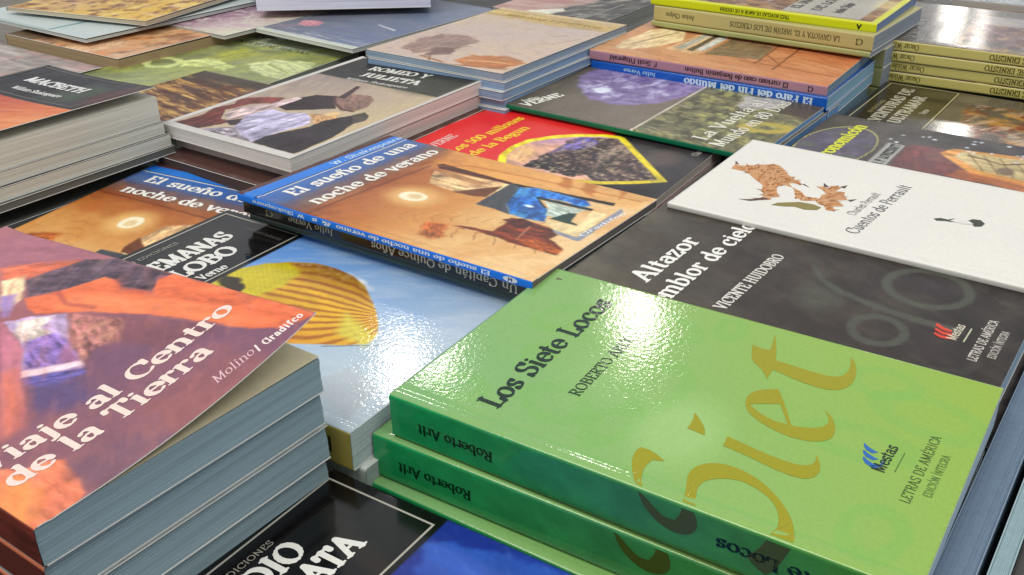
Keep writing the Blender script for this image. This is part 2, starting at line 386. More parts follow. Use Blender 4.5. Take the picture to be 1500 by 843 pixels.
# ------------------------------------------------------------------ the book
class Book:
    def __init__(self, name, pose, label, group=None, art=None, mat=None, spine=(60, 60, 60), spine_art=None, page=(214, 212, 202),
                 lift=None, res=1.2, seed=1, warp=0.4, under=False, cat='book', block_wave=0.0, k=1.0, inset=0.0, toff=0.0):
        x, y, th, z, W, L, T, tx, ty = pose
        self.W, self.L, self.T = W, L, T; self.seed = seed; self.k = k; self.toff = toff
        mat = mat or M_SATIN; self.mat = mat
        a = Vector((math.cos(th), math.sin(th), tx)).normalized()
        b = Vector((-math.sin(th), math.cos(th), -ty)); n = a.cross(b).normalized(); b = n.cross(a)
        root = bpy.data.objects.new(name, None); COL.objects.link(root)
        root.empty_display_size = 0.02
        root.matrix_world = Matrix.Translation(Vector((x, y, z)) - n * T) @ Matrix((a, b, n)).transposed().to_4x4()
        root['label'] = label; root['category'] = cat
        if group: root['group'] = group
        self.root = root
        w = warp * 0.001
        def lf(s, t):                       # metres
            h = w * ((s / W) ** 2) * (0.5 + vnoise(t * 9 + seed, s * 0 + seed * .7, seed)) \
                - 0.00022 * np.exp(-((s - 0.0065) / 0.0016) ** 2) + 0.00018 * np.exp(-((s - 0.0035) / 0.002) ** 2)
            if lift is not None: h = h + lift(s, t)
            return h
        self.lf = lf
        r = min(0.0014, T * 0.3); self.r = r; ct = 0.0004
        art = art or (lambda A: A.fill(spine))
        self.art = art
        # front cover sheet
        ns = max(8, int(round((W - r) * 1000 / res))); nt = max(8, int(round(L * 1000 / res)))
        s = np.linspace(r, W, ns + 1)
        s = np.concatenate([s[:1], np.linspace(s[0], s[1], 3)[1:2], s[1:]]); ns += 1
        t = np.linspace(0, L, nt + 1)
        S, Tt = np.meshgrid(s, t, indexing='ij'); S = S.ravel(); Tt = Tt.ravel()
        A = Art(S * 1000 / k, Tt * 1000 / k - toff, seed); art(A)
        em = np.minimum(np.minimum(W - S, Tt), L - Tt) * 1000; cr = np.minimum(np.hypot(W - S, Tt), np.hypot(W - S, L - Tt)) * 1000
        wn = fbm(S * 1400, Tt * 1400, seed + 50, 2)
        A.mix(np.clip(1.0 - em / .9, 0, 1) * np.clip((wn - .4) * 3, 0, 1) * .16 + np.clip(1 - cr / 1.8, 0, 1) * .4, (232, 228, 220))
        top = np.stack([S, -Tt, T + lf(S, Tt)], 1)
        idx = np.arange((ns + 1) * (nt + 1)).reshape(ns + 1, nt + 1)
        F = np.stack([idx[:-1, :-1], idx[:-1, 1:], idx[1:, 1:], idx[1:, :-1]], -1).reshape(-1, 4)
        rim = np.concatenate([idx[:, 0], idx[-1, 1:], idx[::-1, -1][1:]])
        V = np.vstack([top, top[rim] - (0, 0, ct)]); nb = len(top)
        F2 = [(rim[i], rim[i + 1], nb + i + 1, nb + i) for i in range(len(rim) - 1)]
        C = np.vstack([A.c, A.c[rim]])
        mi = [0] * len(F) + [1] * len(F2); FF = list(map(tuple, F)) + F2
        if under:
            ub = len(V); V = np.vstack([V, top - (0, 0, ct)]); C = np.vstack([C, np.full((nb, 3), 215.)])
            FF += [tuple(ub + q for q in f[::-1]) for f in F]; mi += [1] * len(F)
        self.cover = mesh_obj('front_cover', V, FF, [mat, M_CARD], root, C, mi, True)
        # spine strip with rounded folds
        pr = [(r - r * math.sin(q), T - r + r * math.cos(q)) for q in np.linspace(0, math.pi / 2, 6)]
        zc = np.linspace(T - r, r, max(3, int(T * 1000)))[1:-1]
        pr += [(0.0, q) for q in zc] + [(r - r * math.sin(q), r - r * math.cos(q)) for q in np.linspace(math.pi / 2, 0, 5)]
        pr = np.array(pr); m = len(pr); nt2 = max(8, int(L * 1000 / 2)); t2 = np.linspace(0, L, nt2 + 1)
        V = np.array([(q[0], -u, q[1] + (lf(r, u) if kk == 0 else 0)) for kk, q in enumerate(pr) for u in t2])
        idx = np.arange(m * (nt2 + 1)).reshape(m, nt2 + 1)
        F = np.stack([idx[:-1, :-1], idx[1:, :-1], idx[1:, 1:], idx[:-1, 1:]], -1).reshape(-1, 4)
        C = np.zeros((len(V), 3)); ed = Art(np.full(nt2 + 1, r * 1000), t2 * 1000 / k - toff, seed); art(ed)
        for q in range(m):
            if spine_art is None: cc = np.tile(np.array(spine, float), (nt2 + 1, 1))
            else: cc = spine_art(t2 * 1000, pr[q][1] * 1000)
            if q < 3: cc = ed.c
            C[q * (nt2 + 1):(q + 1) * (nt2 + 1)] = cc
        self.spine = mesh_obj('spine', V, F, [mat], root, C, None, True)
        # back cover
        V, F = box_geo(r, -L, 0, W, 0, ct)
        mesh_obj('back_cover', V, F, M_CARD, root)
        # page block: uneven gatherings of leaves
        rs = np.random.RandomState(seed * 3 + 5); hi = T - 0.0006; lo = 0.0005
        nl = max(4, int((hi - lo) / 0.0008)); zz = np.linspace(lo, hi, nl + 1); zz[1:-1] += rs.uniform(-.0002, .0002, nl - 1)
        V = []; F = []
        wob = rs.uniform(0, .00014, (nl, 3))
        for j in range(nl):
            dx = 0.0002 + wob[j, 0]; d0 = 0.0002 + wob[j, 1]; d1 = 0.0002 + wob[j, 2] + block_wave * math.sin(j / nl * math.pi) + inset * max(0, (j / nl - .5) / .5)
            v, f = box_geo(0.0006, -L + d1, zz[j], W - dx, -d0, zz[j + 1] - 0.00002)
            F += [tuple(q + len(V) for q in g) for g in f]; V += v
        self.block = mesh_obj('page_block', V, F, paper(page), root)
    # flat print on the cover: polygons in millimetres
    def cover_pt(self, s, t, e=0.00014):
        s = np.asarray(s) / 1000. * self.k; t = (np.asarray(t) + self.toff) / 1000. * self.k
        return np.stack([s, -t, self.T + self.lf(s, t) + e], 1)
    def text(self, name, string, p0, p1, h, col, weight='bold', serif=True, space=0.0, on='cover', slant=0.0, e=0.00014, clip=None):
        """baseline from p0 to p1 (mm); h = cap height (mm)"""
        w, V, F = text_shape(string, weight, serif, space)
        p0 = np.array(p0, float); p1 = np.array(p1, float); d = p1 - p0; ln = np.hypot(*d); d /= ln; up = np.array([d[1], -d[0]])
        X = (V[:, 0] + V[:, 1] * slant) * (ln / w); Y = V[:, 1] * h
        P = p0 + X[:, None] * d + Y[:, None] * up
        if clip:
            kp = [all(clip(*P[i]) for i in f) for f in F]; F = [f for f, k in zip(F, kp) if k]
        Q = self.cover_pt(P[:, 0], P[:, 1], e)
        return mesh_obj(name, Q, F, self.mat, self.cover, np.tile(np.array(col, float), (len(Q), 1)))
    def spine_text(self, name, string, t0, t1, h, zc, col, weight='book', serif=True, space=0.0):
        """lettering read from the tail towards the head: t0 start (tail side), t1 end; zc = mid height (mm)"""
        w, V, F = text_shape(string, weight, serif, space); ln = t0 - t1
        t = (t0 - V[:, 0] / w * ln) / 1000. * self.k; z = (zc + h / 2 - V[:, 1] * h) / 1000.
        Q = np.stack([np.full(len(t), -0.00012), -t, z], 1)
        return mesh_obj(name, Q, [f for f in F], self.mat, self.spine, np.tile(np.array(col, float), (len(Q), 1)))
    def patch(self, name, polys, col, e=0.00012, on='cover', mat=None, tdiv=0):
        V = []; F = []
        for pl in polys:
            loops = pl if isinstance(pl[0][0], (tuple, list)) else [pl]
            fl = [q for lp in loops for q in lp]
            tr = tessellate_polygon([[Vector((q[0], q[1], 0)) for q in lp] for lp in loops])
            b = len(V); V += fl; F += [tuple(b + i for i in f) for f in tr]
        # split long triangles so that the print follows the sheet
        V = [tuple(map(float, v)) for v in V]
        for _ in range(tdiv):
            nF = []
            for f in F:
                ps = [V[i] for i in f]; ls = [math.dist(ps[i], ps[(i + 1) % 3]) for i in range(3)]; k = int(np.argmax(ls))
                if ls[k] > 9:
                    m_ = ((ps[k][0] + ps[(k + 1) % 3][0]) / 2, (ps[k][1] + ps[(k + 1) % 3][1]) / 2); V.append(m_)
                    i0, i1, i2 = f[k], f[(k + 1) % 3], f[(k + 2) % 3]; nF += [(i0, len(V) - 1, i2), (len(V) - 1, i1, i2)]
                else: nF.append(f)
            F = nF
        P = np.array(V)
        if on == 'cover': Q = self.cover_pt(P[:, 0], P[:, 1], e)
        else: Q = np.stack([np.full(len(P), -e), -P[:, 0] / 1000 * self.k, self.T + P[:, 1] / 1000], 1)
        return mesh_obj(name, Q, F, mat or self.mat, self.cover if on == 'cover' else self.spine, np.tile(np.array(col, float), (len(Q), 1)))
    def frame(self, name, s0, t0, s1, t1, w, col, e=0.00013, n=20):
        """thin printed rule around a panel"""
        V = []; F = []
        def strip(a, b, c, d):
            for k in range(n):
                u0, u1 = k / n, (k + 1) / n
                if abs(c - a) > abs(d - b): q = [(a + (c - a) * u0, b), (a + (c - a) * u1, b), (a + (c - a) * u1, d), (a + (c - a) * u0, d)]
                else: q = [(a, b + (d - b) * u0), (c, b + (d - b) * u0), (c, b + (d - b) * u1), (a, b + (d - b) * u1)]
                F.append(tuple(range(len(V), len(V) + 4))); V.extend(q)
        strip(s0, t0, s1, t0 + w); strip(s0, t1 - w, s1, t1); strip(s0, t0 + w, s0 + w, t1 - w); strip(s1 - w, t0 + w, s1, t1 - w)
        P = np.array(V); Q = self.cover_pt(P[:, 0], P[:, 1], e)
        return mesh_obj(name, Q, F, self.mat, self.cover, np.tile(np.array(col, float), (len(Q), 1)))

POSE = {
 'G1': (-0.0505, 0.3481, 0.9879, 0.0966, 0.1300, 0.2100, 0.0210, 0.0309, 0.0137),
 'G2': (-0.0589, 0.3510, 1.0108, 0.0752, 0.1300, 0.2100, 0.0214, 0.0000, -0.0000),
 'G3': (-0.0608, 0.3467, 0.9869, 0.0533, 0.1300, 0.2100, 0.0180, 0.0000, -0.0000),
 'DIO': (-0.1439, 0.2369, 1.0008, 0.0620, 0.1266, 0.1948, 0.0130, 0.0011, -0.0011),
 'GLO': (-0.2478, 0.4573, 0.9993, 0.0830, 0.1369, 0.2157, 0.0198, 0.0018, -0.0027),
 'SU': (-0.1586, 0.5445, 0.9934, 0.1060, 0.1380, 0.2011, 0.0052, -0.0382, -0.0093),
 'CAP': (-0.1568, 0.5489, 0.9934, 0.1004, 0.1250, 0.1953, 0.0085, -0.0382, -0.0093),
 'RED': (-0.0815, 0.6538, 1.0225, 0.0915, 0.1224, 0.1883, 0.0060, -0.0000, 0.0000),
 'VUE': (-0.0068, 0.7444, 0.9574, 0.0979, 0.1300, 0.2023, 0.0044, 0.0014, -0.0047),
 'BUT': (0.0652, 0.8445, 1.0125, 0.1133, 0.1272, 0.2005, 0.0084, -0.0049, -0.0060),
 'FARO': (0.0669, 0.8439, 0.9935, 0.1044, 0.1300, 0.2007, 0.0101, 0.0000, -0.0003),
 'YEL': (0.1250, 0.9261, 0.9924, 0.1408, 0.1300, 0.2000, 0.0075, 0.0009, -0.0036),
 'GAV': (0.1280, 0.9233, 0.9435, 0.1328, 0.1300, 0.1981, 0.0130, 0.0000, 0.0012),
 'ER1': (0.3093, 0.8647, 1.0573, 0.1180, 0.1650, 0.2000, 0.0089, 0.0018, -0.0104),
 'NOV': (0.2277, 0.7148, 0.9631, 0.0850, 0.1600, 0.2000, 0.0150, -0.0000, 0.0000),
 'DEC': (0.1646, 0.6185, 0.9645, 0.0950, 0.1300, 0.2000, 0.0100, -0.0000, 0.0000),
 'WHI': (0.0882, 0.5322, 0.9825, 0.1045, 0.1278, 0.2000, 0.0034, 0.0031, -0.0046),
 'ALT': (0.0204, 0.4425, 0.9608, 0.1005, 0.1242, 0.2006, 0.0145, 0.0048, -0.0027),
 'VIA': (-0.3213, 0.3622, 0.9569, 0.1210, 0.1216, 0.2167, 0.0156, -0.0010, 0.0006),
 'MAC': (-0.3461, 0.7472, -0.6354, 0.1269, 0.1316, 0.2000, 0.0176, -0.0080, -0.0084),
 'ROM': (-0.1256, 0.8384, -0.6472, 0.1094, 0.1337, 0.1988, 0.0093, 0.0194, -0.0279),
 'PAI': (-0.0095, 0.9795, -0.5922, 0.1197, 0.1343, 0.1953, 0.0060, -0.0015, 0.0056),
 'CUE': (-0.2789, 1.0020, -0.5069, 0.0911, 0.1590, 0.1821, 0.0150, -0.0025, 0.0100),
 'GLD': (-0.2620, 0.8519, -0.5883, 0.0940, 0.1000, 0.1200, 0.0060, 0.0011, 0.0013),
 'ORA': (-0.3635, 1.1237, -0.6077, 0.1000, 0.1700, 0.2000, 0.0120, 0.0006, 0.0010),
 'LBL': (-0.4186, 1.1774, -0.6180, 0.1070, 0.1900, 0.2000, 0.0030, 0.0014, 0.0023),
 'YPA': (-0.4182, 1.1916, -0.3909, 0.1150, 0.1700, 0.2000, 0.0040, -0.0000, 0.0000),
 'PUR': (-0.2496, 1.1692, -0.6390, 0.1035, 0.1280, 0.1969, 0.0030, -0.0007, -0.0011),
 'GRN': (-0.1590, 1.1867, -0.6354, 0.0900, 0.1300, 0.2000, 0.0150, -0.0000, 0.0000),
 'FLA': (-0.1189, 1.1184, -0.6600, 0.1050, 0.1300, 0.2000, 0.0035, -0.0012, -0.0021),
 'SHK': (-0.0465, 1.2204, -0.6361, 0.1032, 0.1268, 0.2000, 0.0150, 0.0047, -0.0015),
 'BHD': (0.0904, 1.2051, -0.5858, 0.1080, 0.1300, 0.2000, 0.0150, -0.0000, -0.0000),
 'SU2': (-0.2474, 0.6669, -0.4355, 0.0790, 0.1380, 0.2011, 0.0050, -0.0183, -0.0042),
 'GRY': (-0.4903, 0.9597, -0.6200, 0.0930, 0.1700, 0.2000, 0.0120, 0.0000, 0.0000),
 'FR1': (0.4502, 1.0549, 1.0500, 0.1120, 0.1600, 0.2200, 0.0120, 0.0000, 0.0000),
 'FR2': (0.3762, 1.0177, 1.0200, 0.1050, 0.1500, 0.2000, 0.0120, 0.0000, 0.0000),
 'FL1': (-0.5125, 1.3504, -0.5500, 0.1120, 0.2000, 0.2000, 0.0120, 0.0000, 0.0000),
}
def under(k, drop, T=None, ds=0.0, dt=0.0, rot=0.0, **kw):
    """pose of a book lying under book k, its top `drop` metres lower, shifted along the cover"""
    x, y, th, z, W, L, T0, tx, ty = POSE[k]
    x += math.cos(th) * ds + math.sin(th) * dt; y += math.sin(th) * ds - math.cos(th) * dt
    return (x, y, th + math.radians(rot), z - drop, kw.get('W', W), kw.get('L', L), T or T0, tx, ty)

# ------------------------------------------------------------------ table under the books
TABLE_Z = 0.018
def table():
    V, F = box_geo(-1.5, -0.35, TABLE_Z - 0.04, 1.7, 1.75, TABLE_Z)
    o = mesh_obj('table_top', V, F, plain('dark_table_cloth', (44, 42, 44), 0.9, 0.2))
    o['label'] = 'dark cloth covered table top under all the piles of books'; o['category'] = 'table'
table()

WHITE = (240, 238, 230)
# outlines of the cover pictures, in millimetres on the covers
P_pane=[(70.0, 123.9), (112.6, 121.6), (112.2, 129.8), (98.8, 134.9), (78.5, 140.4), (67.9, 149.4), (70.1, 137.1)]
P_frame=[(112.8, 120.1), (120.8, 190.1), (116.1, 191.2), (114.0, 172.5), (114.8, 138.9), (109.4, 129.5)]
P_blue=[(108.8, 129.9), (114.2, 139.3), (114.6, 172.2), (109.1, 179.9), (100.9, 175.3), (106.1, 166.3), (101.8, 147.0), (93.1, 154.4), (85.4, 165.1), (70.8, 170.7), (68.2, 159.9), (69.1, 148.6), (80.8, 138.2), (98.1, 133.9)]
P_in=[(101.0, 146.0), (103.0, 147.6), (104.6, 184.4), (100.8, 184.5), (98.8, 150.2), (89.9, 160.8), (88.5, 159.9)]
P_pale=[(98.5, 153.1), (99.9, 181.8), (91.0, 177.7), (80.9, 174.4), (78.8, 166.5), (90.8, 161.9)]
P_dark2=[(90.9, 175.1), (92.7, 179.9), (79.8, 182.8), (78.3, 188.1), (76.2, 188.7), (76.3, 170.6), (81.6, 172.7)]
P_cream=[(72.7, 170.8), (77.1, 188.9), (100.6, 185.3), (103.4, 194.1), (65.1, 198.8), (59.3, 191.0), (62.0, 183.1)]
P_sig=[(62.1, 168.9), (64.7, 169.9), (61.9, 196.9), (115.2, 196.9), (111.1, 200.3), (58.1, 200.9), (57.3, 198.3)]
P_ridge=[(112.8, 63.9), (116.4, 65.9), (113.5, 121.1), (109.8, 122.0), (107.4, 69.5)]
P_house=[(104.4, 68.6), (110.4, 121.6), (86.1, 126.3), (79.3, 100.8), (81.7, 81.1), (92.5, 74.5)]
P_hdark=[(78.5, 101.4), (95.8, 114.0), (104.5, 119.7), (83.2, 122.5), (79.6, 115.1)]
P_roof=[(35.7, 132.6), (38.6, 138.5), (40.0, 144.2), (41.2, 155.2), (51.6, 154.8), (64.1, 151.9), (66.8, 158.1), (65.0, 177.5), (57.9, 186.8), (50.6, 186.2), (43.5, 199.0), (35.0, 200.4), (33.9, 181.6), (34.7, 168.5), (36.8, 151.7), (35.8, 143.2)]
P_rust=[(40.4, 172.5), (46.7, 181.0), (43.7, 190.4), (43.5, 199.0), (34.7, 200.0), (34.0, 184.0)]
P_b1=[(31.3, 118.1), (34.9, 127.7), (21.3, 137.7), (11.9, 134.2), (14.6, 124.1)]
P_s1=[(143.7, 141.5), (143.6, 147.4), (123.5, 156.1), (125.9, 147.8)]
P_s2=[(142.5, 157.9), (140.7, 167.2), (123.3, 172.7), (127.9, 161.9)]
P_s3=[(145.7, 179.7), (142.5, 186.8), (127.5, 189.2)]
R_back=[(8.0, 195.7), (12.3, 173.0), (5.8, 155.9), (12.4, 142.7), (3.5, 132.2), (20.6, 117.6), (32.7, 112.9), (38.1, 124.2), (22.7, 136.5), (17.4, 155.0), (31.3, 170.1), (42.9, 171.6), (32.8, 194.5)]
R_coat=[(42.9, 130.5), (41.4, 109.6), (48.4, 95.8), (62.3, 90.7), (85.5, 112.1), (57.4, 132.7)]
R_hat=[(64.3, 92.7), (67.1, 81.4), (85.8, 76.7), (95.7, 83.4), (102.6, 97.6), (100.9, 110.5), (92.0, 112.9), (75.6, 104.7)]
R_fea=[(67.3, 92.2), (58.5, 63.3), (62.9, 64.1), (74.1, 91.9)]
R_ring=[(63.0, 90.3), (74.3, 102.4), (90.2, 111.1), (100.9, 110.5)]
R_slv=[(24.4, 162.7), (20.4, 147.1), (34.4, 129.5), (39.3, 107.7), (45.8, 106.9), (45.6, 135.0), (46.1, 158.3), (36.7, 168.6)]
R_dress=[(33.5, 194.0), (53.5, 176.3), (40.7, 155.8), (44.9, 136.6), (62.1, 136.9), (73.4, 130.1), (84.4, 135.0), (94.0, 146.1), (87.1, 177.2), (89.1, 191.4), (70.3, 190.1), (52.7, 193.0)]
R_gap=[(36.2, 171.1), (46.2, 159.4), (53.1, 172.1), (48.4, 176.1)]
R_gold=[(78.8, 129.8), (93.4, 120.9), (101.6, 124.6), (100.6, 136.5), (97.4, 144.0)]
R_fig=[(89.1, 191.4), (87.1, 177.2), (98.3, 149.0), (97.5, 135.6), (103.0, 123.7), (107.7, 115.1), (110.3, 107.7), (117.7, 111.9), (122.6, 120.3), (120.3, 130.0), (128.5, 157.0), (129.8, 191.8)]
R_hat2=[(106.3, 116.0), (109.6, 107.0), (118.8, 113.0), (121.3, 121.1), (119.6, 129.3)]
R_pic=[(8.0, 195.7), (5.6, 55.6), (131.1, 54.1), (130.4, 191.4)]
R_lace=[(34.9, 194.2), (55.4, 177.9), (89.1, 191.4), (72.2, 191.6)]
R_hdr=[(3.0, 3.3), (131.5, -3.9), (136.8, 50.6), (4.2, 54.2)]
D_mt=[(53.2, 96.9), (61.5, 98.7), (86.2, 98.1), (98.6, 101.4), (103.8, 111.9), (114.8, 132.5), (48.6, 191.0), (22.5, 152.1), (31.4, 140.1), (23.3, 133.8), (24.6, 107.0), (22.3, 95.7), (36.6, 96.8)]
D_pur=[(87.0, 99.4), (98.6, 101.4), (100.7, 113.5), (85.2, 121.5), (66.7, 107.1), (55.7, 98.7)]
D_org=[(30.0, 78.2), (41.9, 74.2), (62.2, 75.2), (59.3, 86.9), (30.4, 94.1)]
D_lt=[(73.9, 127.2), (110.2, 137.9), (92.3, 149.5), (49.1, 147.5), (32.3, 148.6)]
V_up=[(97.9, 16.8), (107.3, 25.8), (119.5, 42.5), (122.0, 52.7), (104.1, 42.9), (96.8, 40.5), (90.8, 28.8)]
V_slate=[(96.8, 40.5), (104.1, 42.9), (122.4, 49.8), (130.0, 66.3), (129.6, 97.0), (129.9, 109.0), (125.3, 102.6), (116.0, 110.5), (112.1, 91.0), (113.6, 78.3), (97.0, 65.4), (87.3, 57.0)]
V_org=[(86.2, 57.6), (97.6, 66.7), (115.6, 76.5), (115.8, 83.8), (111.9, 93.5), (115.2, 111.6), (123.6, 104.8), (131.2, 109.4), (129.3, 125.5), (133.3, 145.6), (132.7, 167.8), (130.3, 197.2), (128.4, 199.7), (118.0, 191.5), (112.1, 174.5), (110.0, 155.8), (105.4, 135.7), (101.7, 121.3), (93.5, 98.4), (80.4, 75.7), (81.5, 67.4)]
V_core=[(93.8, 70.2), (107.3, 97.7), (116.2, 129.8), (117.6, 163.1), (119.8, 186.4), (113.4, 173.0), (103.1, 119.3), (87.7, 79.6)]
V_win=[(68.7, 68.4), (77.8, 75.6), (86.8, 88.4), (82.0, 98.7), (73.3, 109.5), (66.7, 130.9), (64.3, 132.4), (48.0, 114.9), (59.6, 97.2), (65.1, 85.2)]
V_wh=[(71.8, 74.2), (83.4, 84.0), (74.6, 89.0), (74.3, 97.8), (63.0, 94.8), (65.8, 81.9)]
V_lav=[(64.3, 92.7), (74.3, 97.8), (73.3, 109.5), (67.3, 128.1), (60.9, 120.2), (52.0, 112.3)]
V_arc=[(50.3, 111.2), (67.9, 127.2), (66.7, 130.9), (47.4, 115.8)]
V_blue=[(47.4, 115.8), (64.9, 131.6), (63.1, 136.1), (51.6, 134.2), (45.7, 120.4)]
V_rock=[(87.1, 89.0), (95.6, 117.6), (83.5, 130.1), (75.9, 123.5), (66.7, 130.9), (72.6, 112.6)]
V_low=[(44.6, 122.2), (61.9, 137.8), (55.1, 154.8), (41.9, 148.9), (37.8, 138.8), (40.9, 130.1)]
V_st=[(68.0, 67.3), (64.4, 84.1), (59.9, 97.7), (48.5, 114.0), (38.7, 133.5), (30.0, 145.6), (21.1, 145.6)]
V_st2=[(44.3, 106.8), (50.2, 109.2), (39.0, 134.0), (30.0, 145.6), (21.1, 145.6)]
V_dk=[(92.3, 100.0), (107.4, 151.6), (106.2, 163.8), (90.4, 154.4), (82.4, 127.8)]
V_peach=[(90.0, 30.2), (99.4, 36.3), (85.5, 56.4), (75.6, 61.4), (73.7, 57.8)]
V_pp=[(81.1, 45.2), (86.6, 50.1), (72.7, 66.1), (70.8, 62.6)]
# ================================================================== near right: the green pile
GT = [(123.6, 117.7), (113.6, 122.1), (103.9, 125.3), (103.5, 133.9), (103.0, 143.3), (103.9, 150.7), (107.4, 153.4), (113.9, 153.8), (122.3, 151.4), (117.4, 155.1), (109.4, 157.6), (101.1, 157.9), (95.7, 155.2), (93.3, 150.4), (93.2, 141.5), (95.3, 131.6), (96.5, 126.8), (88.7, 127.4), (95.2, 122.2), (98.7, 116.4), (110.7, 112.3), (109.7, 116.6), (110.3, 120.5)]
GE = [(67.5, 126.2), (73.6, 124.8), (79.4, 127.1), (83.9, 133.8), (76.4, 139.1), (63.0, 146.8), (64.2, 151.5), (67.0, 156.6), (71.2, 158.5), (75.2, 157.3), (79.4, 154.3), (75.9, 158.5), (70.6, 161.4), (64.6, 162.7), (60.3, 161.2), (57.0, 156.4), (55.7, 149.7), (56.7, 142.1), (59.4, 134.9), (62.6, 129.6)]
GEH = [(68.1, 128.0), (70.8, 131.7), (74.4, 138.2), (62.9, 145.4), (62.4, 139.9), (64.5, 133.5)]
GI = [(44.2, 128.8), (42.0, 141.7), (41.1, 149.1), (41.1, 156.1), (42.6, 160.2), (45.7, 162.0), (50.3, 160.8), (45.8, 163.9), (40.5, 165.2), (35.9, 163.6), (34.1, 159.7), (34.3, 151.7), (36.5, 141.4), (38.0, 129.6)]
GD = [(52.0, 111.7), (49.7, 114.7), (44.4, 119.6), (40.3, 121.2), (41.2, 113.6), (46.6, 113.5)]
GS1 = [(18.5, 115.2), (16.7, 111.1), (12.3, 110.2), (5.3, 112.1), (1.5, 114.6), (1.5, 112.0), (5.3, 108.8), (13.0, 104.4), (18.7, 103.1), (21.4, 103.9), (21.7, 108.0), (19.8, 112.7)]
GS2 = [(1.5, 130.2), (7.4, 128.7), (15.4, 125.5), (21.2, 125.6), (26.7, 129.9), (28.8, 137.4), (26.8, 147.6), (21.3, 156.5), (13.9, 164.2), (5.9, 168.6), (1.5, 169.6), (1.5, 161.6), (5.8, 162.8), (11.9, 160.9), (17.7, 156.7), (21.2, 149.8), (22.6, 142.3), (19.4, 135.4), (15.0, 131.5), (9.2, 131.7), (1.5, 134.9)]
GP1 = [(113.6, -1.5), (116.2, -7.1), (121.4, -11.7), (127.6, -13.8), (133.4, -12.5), (136.6, -9.0), (136.6, -4.9), (135.3, -1.5), (130.4, -1.5), (130.6, -3.5), (128.3, -7.9), (124.2, -8.4), (119.8, -5.5), (115.2, -1.5)]
GP2 = [(161.1, -1.5), (169.4, -1.5), (168.2, -4.9), (165.0, -13.2), (162.1, -16.4), (157.5, -14.2), (155.0, -11.3), (158.8, -6.8)]

def green_art(A):
    A.grad((0, 20), (130, 200), [(0, (128, 176, 112)), (.45, (138, 180, 98)), (1, (148, 180, 66))])
    for cx, cy, rx, ry, rot in ((30, 62, 13, 17, 20), (62, 92, 20, 13, 0), (20, 22, 10, 14, 0), (90, 30, 17, 11, 30), (104, 74, 14, 18, 0), (58, 36, 10, 8, 0), (28, 88, 18, 10, 10), (118, 100, 11, 8, 0), (95, 190, 14, 24, 10), (66, 172, 12, 22, 0), (110, 168, 12, 16, 0), (20, 190, 16, 12, 0)):
        A.ell(cx, cy, rx, ry, (118, 180, 80), 1.5, rot, 2.0, 8, .32, ring=5.5)
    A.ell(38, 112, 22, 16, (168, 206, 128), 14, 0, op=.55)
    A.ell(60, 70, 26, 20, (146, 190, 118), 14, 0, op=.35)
    A.mottle(40, 34, (146, 184, 86), .45, .8, .3)
    A.rect(6.6, 0, 7.4, 210, (104, 176, 84), 1.0, op=.5)
def green_spine(t, z):  # darker green print, with the spine's weaker light put into the colour
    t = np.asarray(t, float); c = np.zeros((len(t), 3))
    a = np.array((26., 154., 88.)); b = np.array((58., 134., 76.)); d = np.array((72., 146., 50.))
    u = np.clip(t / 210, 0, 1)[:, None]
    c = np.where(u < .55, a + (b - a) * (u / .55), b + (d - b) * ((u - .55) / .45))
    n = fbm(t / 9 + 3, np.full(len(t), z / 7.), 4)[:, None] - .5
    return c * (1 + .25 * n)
GREEN_PAGE = (176, 196, 208)
def green_book(key, pose, label, rob, seed, full=True):
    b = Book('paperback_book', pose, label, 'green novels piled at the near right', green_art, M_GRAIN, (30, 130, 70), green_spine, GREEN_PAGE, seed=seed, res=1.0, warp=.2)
    gold = (154, 150, 16)
    if full:
        b.patch('gold_letters', [smooth_loop(GT), [smooth_loop(GE), smooth_loop(GEH[::-1])], smooth_loop(GI), smooth_loop(GD), smooth_loop(GS1), smooth_loop(GS2)], gold, tdiv=6)
        b.text('title_lettering', 'Los Siete Locos', (14, 44), (113, 43), 10.2, (14, 44, 30), 'bold', slant=.02)
        b.text('author_lettering', 'ROBERTO ARLT', (38, 67.5), (89, 66.5), 5.0, (24, 52, 32), 'book')
        b.text('series_lettering', 'LETRAS DE AMÉRICA', (40, 196.5), (84, 197), 3.6, (36, 66, 34), 'fine', False)
        b.text('edition_lettering', 'EDICIÓN ÍNTEGRA', (47, 202), (74, 202.5), 2.9, (60, 96, 44), 'fine', False)
        b.text('publisher_lettering', 'Mestas', (52, 184.5), (70, 185), 4.6, (20, 40, 30), 'sans', False)
        b.patch('publisher_rule', [[(55, 187.4), (68, 187.6), (68, 188.0), (55, 187.8)]], (90, 120, 50))
        def crescent(cx, cy, w, h): return [(cx - w, cy + h * .5), (cx - w * .6, cy - h * .2), (cx + w * .2, cy - h * .6), (cx + w, cy - h * .7), (cx + w * .3, cy - h * .1), (cx - w * .1, cy + h * .5), (cx - w * .3, cy + h)]
        b.patch('publisher_logo', [crescent(56, 178, 2.4, 3.6), crescent(60, 177, 2.4, 3.8), crescent(64, 176, 2.4, 3.6)], (42, 104, 176))
        b.patch('publisher_logo_underline', [[(53.5, 179), (54.6, 179), (55.5, 181.6), (59, 182.4), (59, 183.1), (55, 182.6), (53.7, 181)]], (42, 104, 176))
    b.patch('spine_gold_letters', [smooth_loop(GP1), smooth_loop([(t, max(z, -b.T * 1000 + 1.6)) for t, z in GP2])], (70, 84, 30), on='spine')  # cover gold darkened here, the spine's shade put into the colour
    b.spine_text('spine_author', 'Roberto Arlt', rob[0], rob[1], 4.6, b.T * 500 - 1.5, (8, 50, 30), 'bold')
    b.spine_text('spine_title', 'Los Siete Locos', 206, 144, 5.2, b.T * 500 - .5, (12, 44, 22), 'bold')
    return b
